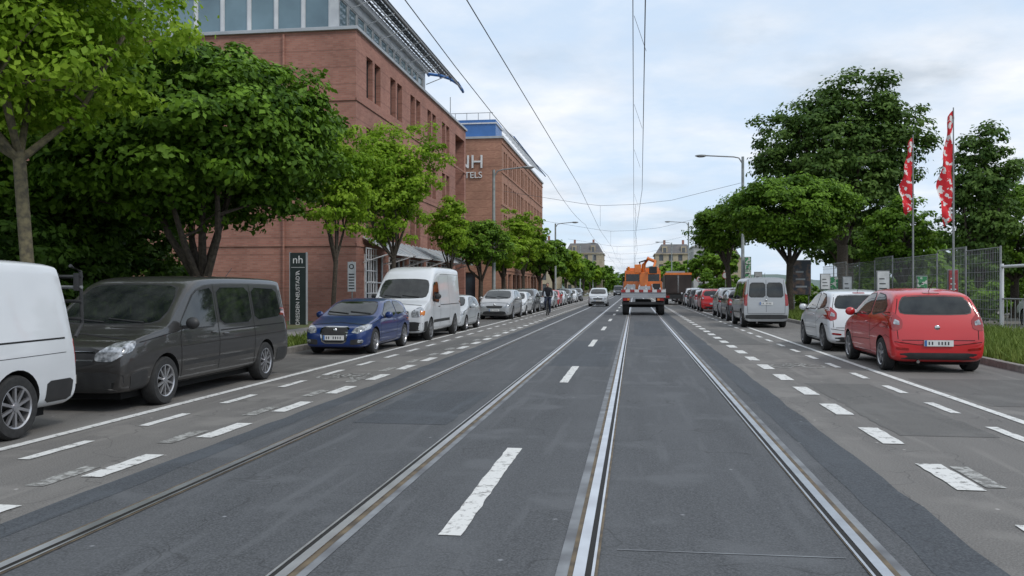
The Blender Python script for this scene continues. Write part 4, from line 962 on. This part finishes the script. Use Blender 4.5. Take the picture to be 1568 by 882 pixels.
for fx, fy, fm in ((10.6, 30.6, 'flag'), (10.9, 35.8, 'flag')):
    e = empty('advertising_flag', (fx, fy, 0)); b = MB()
    b.tube([(0, 0, 0), (0, 0, 4), (0, 0, 7.6)], [.045, .035, .02], 'pole', 8); b.box(0, 0, .12, .5, .5, .06, 'pole')
    N = 24; H = 3.7 if fy < 33 else 2.9
    vs = []
    for i in range(N+1):
        z = 7.55-H*i/N; wd = .12+.38*min(1, i/14) if i < 21 else .50-.07*(i-20)
        for k in range(6):
            t = k/5; vs.append((-.02-wd*t*.9+.05*math.sin(i*.8+k), .12*math.sin(i*.55+k*1.3)*t, z-.25*t*t))
    b.add(vs, [(i*6+k, i*6+k+1, i*6+7+k, i*6+6+k) for i in range(N) for k in range(5)], fm)
    b.build('pole_and_banner', e, smooth=80)
e = empty('metal_fence', (12, 0, 0)); b = MB()
def panel(y0, y1, h):
    b.tube([(0, y0, .05), (0, y0, h)], .035, 'pole', 8); b.tube([(0, y0, h-.05), (0, y1, h-.05)], .018, 'pole', 6); b.tube([(0, y0, .2), (0, y1, .2)], .018, 'pole', 6)
    for yy in np.arange(y0+.12, y1, .14): b.tube([(0, yy, .2), (0, yy, h-.05)], .006, 'pole', 4, False)
    for z in np.arange(.5, h, .32): b.tube([(.01, y0, z), (.01, y1, z)], .007, 'pole', 4, False)
for k in range(9): panel(30.4+k*3, 33.4+k*3, 2.95+(.12 if k % 3 == 1 else 0))
for k in range(5): panel(10.5+k*3, 13.5+k*3, 2.95)
b.build('panels', e)
e = empty('yard_gate', (12, 25.6, 0)); b = MB()
for yy in (.1, 4.7): b.tube([(0, yy, 0), (0, yy, 2.35)], .06, 'white', 10)
b.tube([(0, .1, 2.25), (0, 4.7, 2.25)], .05, 'white', 8)
for z in (.25, 1.2): b.tube([(0, .1, z), (0, 4.7, z)], .025, 'pole', 8)
for yy in np.arange(.4, 4.7, .3): b.tube([(0, yy, .25), (0, yy, 1.2)], .012, 'pole', 5)
b.build('frame', e, smooth=40)
def board(name, x, y, wd, h0, h1, face, rz=0, ink='frame'):
    e = empty(name, (x, y, 0), rz); b = MB()
    b.b2(-wd/2, wd/2, -.03, .03, h0, h1, face); b.b2(-wd/2-.04, wd/2+.04, .031, .06, h0-.04, h1+.04, 'pole')
    for g in (-1, 1): b.tube([(g*wd*.42, .08, 0), (g*wd*.42, .08, h1)], .03, 'pole', 6)
    for k in range(3): b.b2(-wd*.35, wd*(.3-.1*k), -.035, -.031, h0+(h1-h0)*(.2+.22*k), h0+(h1-h0)*(.25+.22*k), ink)
    b.build('board', e); return e
board('advertising_board', 9.4, 50.5, .95, 1.2, 3.1, 'poster', ink='zinc'); board('information_board', 10, 46, .7, 1.0, 2.1, 'signgreen'); board('information_board', 11.2, 41, .5, 1.3, 2.3, 'signwhite')
board('information_board', 10.7, 45.5, .4, 1.1, 2.1, 'signwhite'); board('warning_board', 11.6, 33.5, .3, 1.3, 2.2, 'red', ink='signwhite'); board('information_board', 7.55, 59.2, .35, 2.2, 3.6, 'signgreen')
board('information_board', 7.5, 54, .4, 1.7, 2.5, 'signwhite'); board('information_board', 11.3, 36, .35, 1.2, 2.0, 'signgreen'); board('information_board', 9.1, 43, .4, 1.5, 2.2, 'signwhite')
b = MB()
for yy in (36, 38, 40, 62, 64): b.tube([(-9.85, yy, .09), (-9.85, yy, .95)], .05, 'pole', 10); b.ball((-9.85, yy, .97), (.055, .055, .05), 'signwhite', 8)
b.build('bollard', smooth=40)
for x, y in ((7.6, 74), (7.6, 104)):
    e = empty('traffic_sign', (x, y, 0)); b = MB(); b.tube([(0, 0, 0), (0, 0, 2.9)], .03, 'pole', 8); b.lathe_y((0, -.04, 2.6), [(.3, .01), (.3, 0), (.24, -.001)], 'red', 20, -1); b.lathe_y((0, -.042, 2.6), [(.24, 0), (.001, 0)], 'signwhite', 20, -1); b.build('plate_and_post', e)
